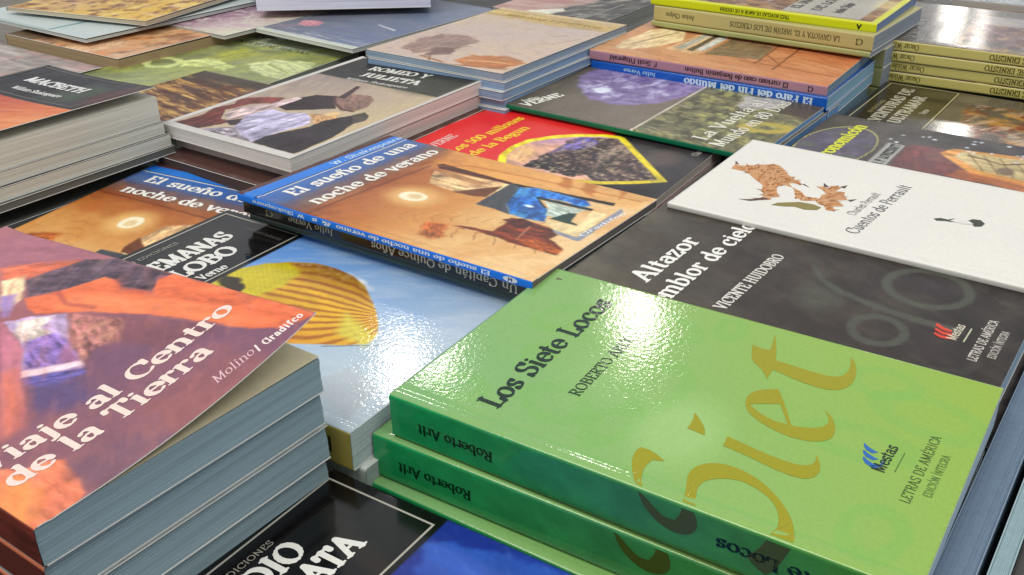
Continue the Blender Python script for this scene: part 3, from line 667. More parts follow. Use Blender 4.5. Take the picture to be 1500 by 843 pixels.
green_book('G1', POSE['G1'], 'bright green novel topmost of the green pile, gold script letters on its cover', (51, 14), 11)
green_book('G2', POSE['G2'], 'green novel in the middle of the green pile, shifted left of the top one', (50, 13), 12, False)
green_book('G3', POSE['G3'], 'green novel under the two others, only a light green strip of its cover showing', (50, 13), 13, False)
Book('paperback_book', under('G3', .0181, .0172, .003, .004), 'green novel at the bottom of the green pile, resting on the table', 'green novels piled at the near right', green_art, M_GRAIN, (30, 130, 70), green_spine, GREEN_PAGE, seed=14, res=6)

# ================================================================== right: grey poetry book and white tale book
def altazor_art(A):
    A.grad((0, 0), (110, 190), [(0, (92, 86, 70)), (.4, (60, 52, 46)), (1, (38, 30, 28))])
    A.mottle(26, 18, (112, 106, 86), .46, .74, .45); A.mottle(14, 40, (42, 36, 36), .5, .75, .55, 20); A.mottle(4, 12, (86, 78, 66), .52, .72, .35, 30)
    g = (78, 82, 70)
    A.ell(100, 160, 23, 22, g, 1.5, 10, op=.85, ring=5); A.ell(44, 152, 16, 14, g, 1.2, 0, op=.85, ring=4.5)
    A.ell(104, 163, 10, 8, (54, 46, 54), 6, op=.6); A.ell(38, 178, 9, 9, (56, 44, 48), 4, op=.6)
    A.line([(92, 104), (80, 112), (72, 124), (66, 145), (64, 166), (64, 182)], 2.5, g, 1.5, op=.85, w1=7)
    A.line([(30, 172), (24, 182), (28, 194), (40, 198)], 4, g, 2, op=.35)
    A.ell(60, 118, 14, 10, (84, 98, 84), 8, op=.35)
    A.vary(.10, 2.5)
ALTP = POSE['ALT']
alt = Book('paperback_book', ALTP, 'dark grey brown poetry book with white title, behind the bright green one', None, altazor_art, M_SATIN, (70, 66, 62), None, (150, 176, 196), k=.955, res=1.0, seed=21, warp=.3)
alt.text('title_first_line', 'Altazor', (26, 40), (87, 41), 11, WHITE, 'bold')
alt.text('title_second_line', 'Temblor de cielo', (-2, 58), (124, 59), 10.5, WHITE, 'bold', clip=lambda s, t: s > 2)
alt.text('author_lettering', 'VICENTE HUIDOBRO', (21, 85), (94, 87), 6.2, (224, 220, 210), 'bold')
alt.text('series_lettering', 'LETRAS DE AMÉRICA', (40, 196.5), (84, 197), 4.0, (220, 214, 204), 'sans', False)
alt.text('edition_lettering', 'EDICIÓN ÍNTEGRA', (47, 203), (76, 203.5), 3.4, (206, 200, 190), 'sans', False)
alt.text('publisher_lettering', 'Mestas', (54, 184.5), (71, 185), 4.4, (220, 214, 190), 'sans', False)
alt.patch('publisher_rule', [[(55, 187.4), (70, 187.6), (70, 188.3), (55, 188.1)]], (190, 196, 160))
alt.patch('publisher_logo', [[(54, 182), (53, 178), (55, 174.5), (57, 174.5), (55.6, 178), (56.5, 182.5)], [(57.5, 182), (56.8, 178), (59, 174), (61.5, 173.6), (59.6, 177.5), (60, 182)], [(61, 181), (61, 177), (63.5, 173), (66.5, 173), (64, 177), (63, 181)]], (214, 66, 48))
for k in range(3):
    Book('paperback_book', under('ALT', .0151 + .0152 * k, .0149, .004 - .003 * k, .003 + .002 * k, .6 * (k - 1)),
         ['grey edition directly below the dark grey poetry book, seen by its page edges', 'third book down in the dark grey poetry pile, seen by its page edges', 'lowest book of the dark grey poetry pile by the right edge'][k],
         'grey poetry books piled behind the green ones', altazor_art, M_SATIN, (70, 66, 62), None, (120, 146, 170), res=6, seed=22 + k)

# slim booklets standing on their long edge to the right of both piles
def upright(label, p0, p1, thick, ztop, page, cover, seed):
    p0 = Vector((*p0, 0)); p1 = Vector((*p1, 0)); a = (p1 - p0).normalized(); n = Vector((a.y, -a.x, 0)); L = (p1 - p0).length
    root = bpy.data.objects.new('upright_booklet', None); COL.objects.link(root); root.empty_display_size = .02
    root.matrix_world = Matrix.Translation(p0 + Vector((0, 0, TABLE_Z))) @ Matrix((a, n, Vector((0, 0, 1)))).transposed().to_4x4()
    root['label'] = label; root['category'] = 'booklet'; root['group'] = 'slim booklets standing beside the right piles'
    h = ztop - TABLE_Z; rs = np.random.RandomState(seed); nl = max(3, int(thick / .0006)); V = []; F = []
    for j in range(nl):
        v, f = box_geo(0, .0006 + (thick - .0012) * j / nl, .0005, L, .0006 + (thick - .0012) * (j + .96) / nl, h - .0004 - rs.uniform(0, .0003))
        F += [tuple(q + len(V) for q in g) for g in f]; V += v
    mesh_obj('page_block', V, F, plain('booklet_pages_%d' % seed, page, .8), root)
    for nm, y in (('front_cover', 0), ('back_cover', thick - .0005)):
        v, f = box_geo(-.0005, y, 0, L + .0005, y + .0005, h)
        mesh_obj(nm, v, f, plain('booklet_board_%d' % seed, cover, .4), root)
_u = Vector((math.cos(math.radians(55.3)), math.sin(math.radians(55.3)), 0)); _n = Vector((_u.y, -_u.x, 0)); _o = Vector((.1290, .2420, 0))
for i, (w0, w1, zt, pg, cv, lb_) in enumerate(((.0010, .0135, .088, (104, 122, 142), (120, 138, 156), 'slate grey booklet on edge tight against the green pile'), (.0160, .0225, .0875, (138, 162, 168), (150, 172, 176), 'pale blue grey booklet on edge just beyond a black gap'), (.0228, .034, .083, (80, 78, 76), (70, 66, 64), 'dark grey booklet on edge, outermost at the lower right'))):
    q0 = _o + _n * w0 - _u * .05; q1 = q0 + _u * .36
    upright(lb_, q0.xy, q1.xy, w1 - w0, zt, pg, cv, 400 + i)

def white_art(A):
    A.fill((232, 229, 220)); A.mottle(60, 40, (224, 223, 214), .4, .7, .5)
    A.rect(0, 0, .9, 200, (236, 234, 226), .6)
whi = Book('paperback_book', POSE['WHI'], 'white tale book with an orange brown figure drawing, slanting across the right', None, white_art, M_MATT, (206, 204, 194), None, (196, 194, 184), res=1.6, seed=31, warp=.4)
BIRD = [(70, 9), (79, 8), (78, 12), (83, 18), (87, 23), (92, 28), (91, 32), (87, 36), (83, 39), (80, 41), (74, 48), (69, 54), (67, 54), (68, 49), (66, 47), (61, 51), (58, 57), (52, 62), (53, 70), (58, 69), (62, 71), (67, 67), (70, 62), (72, 65), (71, 69), (76, 69), (78, 72), (76, 75), (69, 74), (71, 79), (65, 80), (60, 84), (56, 79), (50, 85), (46, 80), (40, 83), (39, 78), (44, 76), (45, 72), (49, 69), (45, 64), (47, 58), (56, 54), (61, 51), (62, 46), (57, 43), (49, 46), (43, 50), (40, 46), (36, 47), (33, 43), (30, 36), (34, 41), (40, 42), (46, 38), (55, 35), (62, 27), (68, 21), (70, 18)]
whi.patch('figure_drawing', [BIRD], (206, 154, 108), tdiv=3)
def hatch(n, poly_pts, l0, l1, w, ang, seed, spread=.5):
    """pen strokes scattered inside an outline"""
    rs = np.random.RandomState(seed); P = np.array(poly_pts, float); out = []
    c = rs.uniform(P.min(0), P.max(0), (n * 6, 2)); A_ = Art(c[:, 0], c[:, 1]); A_.fill((0, 0, 0)); A_.poly(poly_pts, (1, 1, 1), .01, tex=0)
    for (x, y) in c[A_.c[:, 0] > .5][:n]:
        q = math.radians(ang + rs.normal() * 40 * spread + 30 * math.sin(x * .12 + y * .09)); l = rs.uniform(l0, l1) / 2; ww = rs.uniform(.5, 1) * w / 2
        dx, dy = math.cos(q), math.sin(q); b_ = rs.uniform(-.35, .35) * l
        out.append([(x - dx * l, y - dy * l), (x + dy * (ww + b_), y - dx * (ww + b_)), (x + dx * l, y + dy * l), (x - dy * (ww - b_), y + dx * (ww - b_))])
    return out
for _i, (n_, l0, l1, w_, an, c_) in enumerate(((90, 3, 8, 1.8, 35, (186, 118, 66)), (80, 2, 6, 1.3, 50, (222, 176, 132)), (80, 1.5, 5, .8, 20, (150, 94, 58)), (46, 1, 3, .6, 70, (104, 76, 58)))):
    o_ = whi.patch('pen_strokes', hatch(n_, BIRD, l0, l1, w_, an, 3 + _i), c_, e=.00018 + .00003 * _i); o_['kind'] = 'stuff'
whi.patch('shoe_drawing', [[(29, 50), (34, 52), (38, 57), (42, 62), (43, 70), (41, 75), (36, 74), (33, 68), (34, 62), (31, 57)]], (142, 130, 78), e=.00018)
for _f in ([[(79, 8), (84, 6), (80, 10)], [(69, 54), (66, 60), (70, 55)], [(36, 46), (28, 38), (27, 31), (30, 37), (38, 43)], [(77, 74), (82, 77), (76, 77)], [(72, 66), (78, 64), (73, 69)], [(60, 84), (64, 88), (58, 86)]]): whi.patch('feather_stroke', [_f], (92, 78, 74), e=.0002)
whi.text('title_lettering', 'Cuentos de Perrault', (16, 102.5), (100, 109.5), 7.4, (74, 70, 82), 'light', False)
whi.text('author_lettering', 'Charles Perrault', (40, 94), (79, 97.5), 5.2, (104, 98, 100), 'fine', False)
whi.patch('small_figure', [[(58, 133), (60, 131), (63, 134), (63, 138), (66, 140), (66.6, 147), (71, 149), (72, 153), (68, 156), (63, 155), (61, 152), (64, 150), (64, 143), (61, 141), (60, 137)]], (74, 78, 68), tdiv=1)
whi.patch('small_figure_smock', [[(62, 139), (66, 141), (67, 148), (64, 151), (61, 146)]], (226, 224, 216), e=.0002)

# ================================================================== centre: blue spined play
def play_art(A, s0=0.0):
    A.tex = .09
    A.grad((0, 16), (0, 200), [(0, (58, 110, 190)), (.09, (84, 88, 122)), (.17, (120, 84, 74)), (.22, (150, 78, 36)), (.35, (186, 112, 50)), (.5, (212, 146, 76)), (.7, (232, 186, 124)), (1, (244, 206, 150))])
    A.mottle(40, 22, (232, 184, 112), .5, .7, .4, 15); A.mottle(18, 10, (206, 128, 56), .5, .7, .35, 40)
    A.poly([(150, 54), (150, 205), (118, 205), (112, 120), (106, 62)], (238, 172, 92), 8, 2, op=.6)
    A.line([(-5, 56), (50, 58), (108, 62)], 1.6, (112, 54, 30), 1.5, .5, op=.85)
    A.poly([(10, 60), (100, 64), (96, 76), (20, 72)], (190, 110, 52), 5, 2, op=.5)
    A.ell(58, 87, 15, 17, (240, 196, 122), 10, op=.75)
    A.ell(58, 87, 7.4, 9.2, (252, 240, 204), 1.2, 0, .4); A.ell(58.5, 88, 4, 5, (224, 190, 130), 1.6, 0, 1, 3, op=.7)
    A.poly(P_house, (228, 184, 132), .8, .5, tex=.3); A.poly(P_hdark, (110, 62, 38), 1.5, .8)
    A.poly([(100, 70), (106, 70), (104, 110), (96, 108)], (170, 110, 62), 2, 1, op=.6)
    A.poly(P_ridge, (84, 40, 26), .6, .4)
    A.line([(110, 64), (124, 84), (128, 128), (132, 200)], 2.2, (176, 98, 44), 1.6, .8, op=.5)
    A.poly(P_pane, (70, 74, 80), .8, .4); A.poly(P_blue, (38, 118, 206), .8, 1.0, tex=.35)
    A.mottle(5, 9, (98, 184, 236), .5, .66, .8, 0, A.inpoly(P_blue, 4)); A.mottle(4, 5, (20, 60, 140), .5, .66, .7, 0, A.inpoly(P_blue, 4))
    A.poly(P_pale, (190, 204, 190), .6, .5, tex=.3); A.poly(P_frame, (44, 34, 34), .5, .3); A.poly(P_in, (26, 44, 58), .5, .3); A.poly(P_dark2, (30, 62, 56), .6, .5)
    A.ell(86, 151, 1.8, 3.2, (230, 248, 252), 1.4)
    A.poly(P_cream, (240, 216, 160), 1.4, 1); A.poly(P_sig, (134, 144, 166), .6, .4, op=.9)
    A.poly(P_roof, (116, 46, 24), 1.4, 1.6, 7, tex=.5); A.poly(P_rust, (190, 92, 26), 3, 2, 6, .85, tex=.4)
    A.poly([(60, 150), (67, 158), (64, 172), (52, 164)], (74, 26, 18), 1.5, 1.5, 5)
    A.line([(60, 168), (40, 172)], .9, (214, 170, 130), .7, op=.7)
    A.poly(P_b1, (176, 82, 30), 4, 3, 6, .8, tex=.4); A.ell(17, 80, 6, 9, (190, 104, 44), 5, 0, 3, op=.6)
    for p in (P_s1, P_s2, P_s3): A.poly(p, (176, 96, 30), 3, 2, 5, .65)
    for k in range(9): A.line([(24 + k * 5, 104 + k * 8), (30 + k * 4, 98 + k * 9), (38 + k * 4, 100 + k * 9)], .8, (170, 104, 54), 1.0, 2, op=.55)
    for k in range(6): A.line([(20 + k * 2, 130 + k * 12), (30 + k * 3, 126 + k * 11), (32 + k * 3, 130 + k * 12)], .7, (120, 66, 36), .8, 2, op=.6)
    A.vary(.05, 3)
    A.rect(-5, -5, 160, 4.5, (88, 54, 50), .5); A.mottle(9, 3, (60, 40, 44), .5, .7, .6, 0, np.clip(4.5 - A.t, 0, 1))
    A.rect(-5, 15.7, 160, 34, (52, 104, 184), 6, op=.55)
    A.rect(-5, 4.5, 160, 14, (46, 126, 222), .5); A.rect(-5, 14, 160, 14.8, (24, 30, 54), .4); A.rect(-5, 15, 160, 15.7, (230, 236, 240), .4)
def play_letters(b, w):
    k = w / 142.
    b.text('title_first_line', 'El sueño de una', (16 * k, 31), (136 * k, 29.5), 10.5, WHITE, 'bold')
    b.text('title_second_line', 'noche de verano', (14 * k, 51), (134 * k, 50.5), 10.5, WHITE, 'bold')
    b.text('author_lettering', 'W. Shakespeare', (72 * k, 12.4), (142 * k, 12.4), 5.4, (206, 226, 246), 'sans', False)
b = Book('paperback_book', POSE['SU'], 'thin play with a blue spine and orange moonlit cover, in the centre on top', None, play_art, M_SATIN, (22, 118, 226), None, (120, 112, 104), k=.971, res=.75, seed=41, warp=.3)
play_letters(b, 142)
b.text('imprint_lettering', 'Gradifco', (64, 199), (110, 203), 3, (238, 240, 246), 'sans', False)
zc = b.T * 500
b.spine_text('spine_author', 'W. Shakespeare', 54, 13, 2.2, zc, (196, 216, 240), 'bold', False)
b.spine_text('spine_title', 'El sueño de una noche de verano', 182, 78, 2.3, zc, (216, 230, 246), 'bold')
b.spine_text('spine_ornament', '& s', 74, 60, 2.4, zc, (216, 230, 246), 'bold')
b.patch('spine_badge', [[(194 + 4.4 * math.cos(q), -b.T * 500 + 1.5 * math.sin(q)) for q in np.linspace(0, 6.28, 16)[:-1]]], (220, 224, 230), on='spine', e=.00008)
b.spine_text('spine_badge_letter', 'M', 195.6, 192.4, 1.8, zc, (60, 80, 120), 'bold')
def dark_art(A): A.fill((40, 40, 42)); A.mottle(20, 20, (60, 58, 52), .5, .7, .5)
b = Book('paperback_book', POSE['CAP'], 'black spined adventure novel lying directly under the blue spined play', None, dark_art, M_GLOSS, (26, 24, 20), None, (150, 146, 136), res=3, seed=42)
zc = b.T * 500
b.spine_text('spine_title', 'Un Capitán de Quince Años', 191, 97, 4.6, zc, (196, 190, 168), 'book')
b.spine_text('spine_author', 'Julio Verne', 70, 36, 3.8, zc, (176, 168, 140), 'book')
b.spine_text('spine_mark', 'G', 24, 18, 4.0, zc, (150, 150, 110), 'book', False)
Book('paperback_book', under('CAP', .0087, .0042, .001, .003, .4), 'thin dark green book under the black spined adventure novel', None, dark_art, M_GLOSS, (44, 60, 52), None, (150, 146, 136), res=6, seed=43)
s2 = Book('paperback_book', POSE['SU2'], 'second copy of the orange moonlit play, lying lower at the left behind the balloon book', None, play_art, M_SATIN, (10, 92, 200), None, (190, 184, 170), k=.971, res=1.0, seed=44, warp=.2)
play_letters(s2, 142)

# ================================================================== black headed classics
BLK = (20, 18, 18)
def header(A, d=63, tint=None):
    A.rect(-5, -5, 170, d, tint or BLK, .5)
def classic_letters(b, l1, l2, au, pre='CLÁSICOS EN EDICIONES', l1s=(12, 106), l2s=(14, 95), ts=(31, 47), aus=(44, 78), at=57, h=11, col=(232, 230, 222), w=None, fr=(3.5, 3, 127, 60)):
    b.frame('header_frame', *fr, 1.0, (176, 172, 160))
    b.text('title_first_line', l1, (l1s[0], ts[0]), (l1s[1], ts[0]), h, col, 'black')
    if l2: b.text('title_second_line', l2, (l2s[0], ts[1]), (l2s[1], ts[1]), h, col, 'black')
    b.text('author_lettering', au, (aus[0], at), (aus[1], at), 5.6, col, 'bold')
    b.text('series_lettering', pre, (24, 12.5), (84, 12.5), 3.0, (150, 146, 136), 'sans', False)
def globo_art(A):
    A.tex = .06
    A.grad((120, 60), (0, 205), [(0, (96, 150, 222)), (.3, (132, 172, 222)), (.65, (176, 196, 216)), (1, (196, 206, 208))])
    A.ell(20, 190, 50, 40, (186, 204, 214), 20, op=.6)
    A.mottle(30, 10, (222, 228, 232), .5, .72, .4, 60)
    A.ell(101, 123, 3, 10, (244, 246, 244), 4, 15, 2)
    BAL = [(68, 62), (80, 63), (91, 70), (100, 80), (106, 92), (107, 104), (105, 118), (100, 130), (92, 140), (84, 150), (74, 160), (66, 166), (58, 168), (50, 160), (45, 150), (38, 138), (34, 120), (34, 96), (40, 80), (54, 66)]
    A.poly(BAL, (232, 178, 36), 1.0)
    m = A.inpoly(BAL, 1)
    # gores: stripes fanning out from the mouth of the balloon
    x1, y1, x2, y2 = 82 - A.s, 160 - A.t, 62 - A.s, 58 - A.t
    sg = np.arctan2(x1 * y2 - y1 * x2, x1 * x2 + y1 * y2) + (fbm(A.s / 9, A.t / 9, 3) - .5) * .10; st = .5 + .5 * np.sin(sg * 26)
    A.mix(m * np.clip(st * 1.5 - .5, 0, 1) * .75, (150, 80, 18))
    A.mix(m * np.clip((A.s - 84) / 24, 0, 1) * .8, (128, 84, 46)); A.mix(m * np.clip((62 - A.s) / 30, 0, 1) * .45, (190, 100, 20)); A.mottle(2.5, 2.5, (206, 180, 140), .5, .66, .6, 0, m * np.clip((A.s - 92) / 10, 0, 1))
    UP = [(68, 62), (80, 63), (91, 70), (98, 80), (94, 92), (80, 96), (62, 92), (50, 84), (46, 76), (56, 64)]
    A.poly(UP, (226, 208, 32), 3, 1.5, op=.9)
    g = .5 + .5 * np.sin(A.s * 1.9) * np.sin(A.t * 1.6); A.mix(A.inpoly(UP, 2) * g * .35, (150, 150, 30))
    A.poly([(56, 150), (74, 140), (64, 166), (54, 168)], (224, 216, 84), 5, op=.8)
    A.poly([(64, 64), (70, 62), (72, 70), (66, 80), (58, 84), (60, 74)], (54, 44, 24), 2, 2)
    A.line([(44, 152), (62, 178)], .7, (90, 110, 130), .8); A.line([(60, 168), (66, 188)], .6, (120, 130, 140), .8, op=.7)
    A.poly([(18, 168), (40, 176), (30, 196), (6, 200)], (186, 192, 196), 2, 1, op=.6, tex=0)
    header(A)
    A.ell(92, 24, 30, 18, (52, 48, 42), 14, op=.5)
glo = Book('paperback_book', POSE['GLO'], 'adventure classic with a yellow striped balloon in blue sky and black title panel', None, globo_art, M_GRAIN, (166, 150, 74), lambda t, z: np.where((np.asarray(t) > 195)[:, None], np.array((166., 152., 74.)), np.array((140., 84., 40.))), (196, 208, 206), res=.75, seed=51, warp=.1, k=1.045)
classic_letters(glo, 'CINCO SEMANAS', 'EN GLOBO', 'Julio Verne', l1s=(2, 107), l2s=(18, 96))
glo.spine_text('spine_mark', 'I', 197, 193, 7, 10, (60, 52, 26), 'bold', False)
glo.text('side_lettering', 'GRANDES CLÁSICOS', (117, 28), (116, 56), 2.2, (120, 116, 110), 'fine', False)
Book('paperback_book', under('GLO', .0200, .0165, .002, .003, .6), 'pale backed copy lying directly under the yellow balloon classic', None, lambda A: A.fill((206, 212, 206)), M_GRAIN, (190, 200, 190), None, (176, 186, 184), res=6, seed=52)
def plata_art(A):
    A.tex = .05
    A.grad((100, 60), (40, 200), [(0, (30, 50, 140)), (.5, (40, 66, 170)), (1, (20, 34, 110))])
    A.poly([(100, 70), (118, 62), (128, 90), (132, 130), (112, 120)], (52, 94, 190), 3, 3, op=.9)
    A.poly([(30, 64), (70, 66), (60, 90), (34, 96)], (64, 104, 190), 3, 2, op=.9)
    A.mottle(3, 10, (110, 140, 216), .66, .8, .4, 40); A.mottle(30, 24, (26, 40, 120), .5, .75, .4)
    header(A, 63, (16, 13, 14))
    A.poly([(96, 30), (112, 14), (120, 22), (108, 34), (100, 60), (90, 60)], (48, 36, 30), 4, 1, op=.6); A.ell(112, 40, 14, 20, (30, 38, 30), 8, op=.5)  # faint reflections painted onto the black title panel
dio = Book('paperback_book', POSE['DIO'], 'black panelled classic with a blue picture, lowest at the bottom edge of the photo', None, plata_art, M_GLOSS, (20, 18, 20), None, (150, 160, 160), k=.956, res=.9, seed=53, warp=.15)
classic_letters(dio, 'EL MEDIO', 'DE LA PLATA', 'Anónimo', l1s=(18, 88), l2s=(14, 103), ts=(27, 43), h=11.5, aus=(58, 88), at=56)
for k in range(1, 2):
    Book('paperback_book', under('DIO', .0152, .0152, .002, .002, -1), 'lower copy hidden beneath the black panelled book with the blue picture', None, plata_art, M_GLOSS, (20, 18, 20), None, (150, 160, 160), res=6, seed=54)

# ================================================================== left: the big orange pile
def viaje_art(A):
    A.tex = .06
    A.grad((130, 40), (30, 190), [(0, (176, 112, 120)), (.35, (160, 98, 104)), (.6, (120, 84, 108)), (.8, (132, 90, 108)), (1, (158, 104, 106))])
    A.mottle(30, 14, (176, 112, 112), .45, .7, .4, 40); A.mottle(20, 36, (110, 78, 100), .5, .72, .35, -20)
    A.poly([(140, -20), (140, 70), (124, 50), (100, 20), (92, -20)], (170, 108, 122), 6, 2)
    A.poly(V_up, (228, 116, 84), 4, 2, tex=.15); A.poly(V_dk, (132, 84, 94), 6, 2, op=.9)
    A.poly(V_slate, (98, 78, 92), 1.6, 1.0, tex=.4); A.mottle(3, 22, (134, 106, 112), .5, .66, .6, 65, A.inpoly(V_slate, 2)); A.mottle(3, 22, (66, 56, 70), .52, .66, .6, 65, A.inpoly(V_slate, 2))
    A.poly(V_org, (238, 118, 76), 1.4, 1.0, tex=.14); A.poly(V_core, (252, 138, 88), 5, 1.5, tex=.08)
    A.poly([(130, 104), (134, 104), (135, 150), (131, 150)], (222, 112, 84), 3, 1, op=.7); A.line([(116, 84), (112, 94), (115, 112)], 2.4, (186, 92, 74), 2, .8, op=.6)
    A.line([(97, 67), (92, 80), (96, 96)], 2.6, (176, 84, 76), 2.4, 1, op=.7)
    A.poly(V_peach, (244, 206, 164), 2, 1.5, tex=.2); A.poly(V_pp, (160, 132, 200), 3, 1.5, op=.9)
    A.poly(V_win, (196, 168, 206), 1.4, 1.2, tex=.2); A.poly(V_wh, (242, 220, 208), 2, 1.5, tex=.25); A.poly(V_lav, (140, 112, 182), 2.6, 1.6, tex=.3)
    A.poly([V_lav[2], V_lav[3], V_lav[4]], (176, 116, 150), 3, 2, op=.8)
    A.poly(V_arc, (246, 216, 224), 1.2, .8); A.poly(V_blue, (104, 94, 170), 2.4, 1.4, tex=.3); A.poly(V_rock, (178, 116, 108), 3, 2, 5, .85, tex=.4)
    A.mottle(6, 3, (214, 158, 128), .54, .7, .6, 20, A.inpoly(V_rock, 5)); A.poly(V_low, (96, 80, 124), 7, 2, op=.85)
    A.poly([(60, 100), (72, 96), (80, 110), (76, 140), (62, 150), (50, 130)], (206, 150, 170), 6, 2, op=.0)
    A.poly(V_st, (196, 120, 138), 1.6, 1, tex=.12); A.poly(V_st2, (224, 122, 96), 9, 2, op=.9, tex=.1)
    A.poly([(8, 156), (16, 168), (22, 170), (27, 176), (25, 184), (21, 198), (6, 205), (-5, 205), (-5, 160)], (246, 136, 100), 1.6, 1.2, tex=.15)
    A.poly([(-5, 164), (12, 170), (14, 184), (4, 196), (-5, 196)], (254, 160, 84), 6, 2, op=.7)
    A.poly([(24, 180), (50, 186), (60, 205), (22, 205)], (108, 84, 108), 6, 2, op=.5); A.poly([(60, 176), (100, 178), (104, 205), (60, 205)], (156, 96, 94), 8, 4, op=.5)
    A.mottle(3, 12, (196, 122, 110), .56, .74, .3, 40); A.vary(.04, 4)
def viaje_spine(t, z):
    t = np.asarray(t, float); base = np.array((104., 44., 34.)); f = fbm(t / 14, np.full(len(t), z / 2.5), 9)[:, None]
    return base * (.6 + .9 * f)
VLIFT = lambda s, t: .0197 * (np.maximum(s, 0) / .1216) ** 1.9 * (.1 + .9 * np.maximum(t - .03, -.015) / .1867)
VPAGE = (150, 172, 178)  # page colour darkened to include the dimmer light on the near left pile
via = Book('paperback_book', POSE['VIA'], 'orange and mauve travel novel on top of the near left pile, its cover curling up', 'novels in the near left pile', viaje_art, M_SATIN, (110, 48, 36), viaje_spine, VPAGE, lift=VLIFT, res=.75, seed=61, under=True, block_wave=.0006, k=.935, inset=.0004, toff=.03 * 1000 / .935)
via.text('title_first_line', 'Viaje al Centro', (6, 160.5), (121, 160.5), 10.2, (238, 218, 206), 'bold')
via.text('title_second_line', 'de la Tierra', (8, 175), (97, 174.5), 10.2, (238, 218, 206), 'bold')
via.text('imprint_lettering', 'Molino', (83, 192), (103, 192.5), 5.0, (224, 184, 190), 'light', True, slant=.25)
via.text('imprint_second_lettering', '/ Gradifco', (104, 193), (127, 195.5), 4.0, (240, 224, 220), 'black', False, .12)
# first leaf of the book, lifted a little by the curling cover
ss = np.linspace(.0015, .1212, 30); tt = np.linspace(.0006, .2162, 30); S_, T_ = np.meshgrid(ss, tt, indexing='ij')
zz_ = via.T - .0003 + .04 * VLIFT(S_, T_)
idx = np.arange(900).reshape(30, 30)
mesh_obj('first_leaf', np.stack([S_.ravel(), -T_.ravel(), zz_.ravel()], 1), np.stack([idx[:-1, :-1], idx[:-1, 1:], idx[1:, 1:], idx[1:, :-1]], -1).reshape(-1, 4), plain('first_leaf_paper', (200, 190, 158), .8), via.root, smooth=True)
for k in range(5):
    Book('paperback_book', under('VIA', .0160 * (k + 1), .0158, (-.0005, .0005, -.001, .0005, 0)[k], (-.0012, -.0004, -.0012, -.0006, 0)[k], (.25, -.15, .2, -.1, .1)[k]),
         ['second book from the top of the near left pile, blue grey page edges', 'third book from the top of the near left pile, set slightly proud', 'fourth book from the top of the near left pile beside the black panelled one', 'fifth book from the top of the near left pile', 'bottom book of the near left pile on the table'][k],
         'novels in the near left pile', lambda A: A.fill((120, 130, 128)), M_SATIN, (110, 48, 36), lambda t, z: np.tile(np.array((206., 118., 84.)) if z > 14 else np.array((96., 42., 32.)), (len(t), 1)), VPAGE, res=6, seed=62 + k, block_wave=.0003, inset=.0016)

# ================================================================== left back: pile with page edges towards us
def macbeth_art(A):
    A.grad((40, 62), (130, 120), [(0, (176, 70, 60)), (.5, (214, 110, 60)), (1, (236, 150, 84))])
    A.mottle(30, 5, (238, 170, 110), .5, .7, .6, -20); A.mottle(40, 4, (180, 70, 50), .5, .7, .5, -20)
    header(A, 62, (34, 32, 36)); A.ell(96, 34, 22, 20, (70, 88, 60), 14, op=.6); A.ell(126, 30, 14, 26, (92, 34, 36), 9, op=.7)
mac = Book('paperback_book', POSE['MAC'], 'tragedy with black title panel and orange red picture, on top of the left rear pile', 'classics in the left rear pile', macbeth_art, M_SATIN, (40, 38, 40), None, (222, 222, 208),
           lift=lambda s, t: .0062 * (np.maximum(s, 0) / .1316) ** 2, res=1.1, seed=71, under=True, block_wave=.0004)
mac.frame('header_frame', 4, 4, 124, 58, .9, (120, 116, 110))
mac.text('title_lettering', 'MACBETH', (24, 33), (94, 33), 9.5, (226, 224, 222), 'black')
mac.text('author_lettering', 'William Shakespeare', (35, 49), (90, 47), 5.4, (226, 224, 222), 'bold')
for k, (dz, T_k) in enumerate(((.0178, .0088), (.0267, .0086))):
    Book('paperback_book', under('MAC', dz, T_k, .001 + .0015 * k, -.002 - .0016 * k, -.3 + .5 * k), ['second book of the left rear pile, between two dark gaps', 'third book of the left rear pile, lowest with white page edges'][k], 'classics in the left rear pile', dark_art, M_SATIN, (40, 38, 40), None, (222, 222, 208), res=6, seed=72 + k)  # dark covers paint in the shade of the gaps between these books
Book('paperback_book', under('MAC', .0356, .005, .004, -.003, .8), 'dark grey book at the foot of the left rear pile', 'classics in the left rear pile', lambda A: A.fill((78, 82, 76)), M_SATIN, (60, 64, 60), None, (110, 112, 104), res=6, seed=75)
Book('paperback_book', under('MAC', .0510, .014, .002, -.001, .4), 'second dark grey book under the left rear pile', 'classics in the left rear pile', lambda A: A.fill((78, 82, 76)), M_SATIN, (60, 64, 60), None, (110, 112, 104), res=6, seed=76)

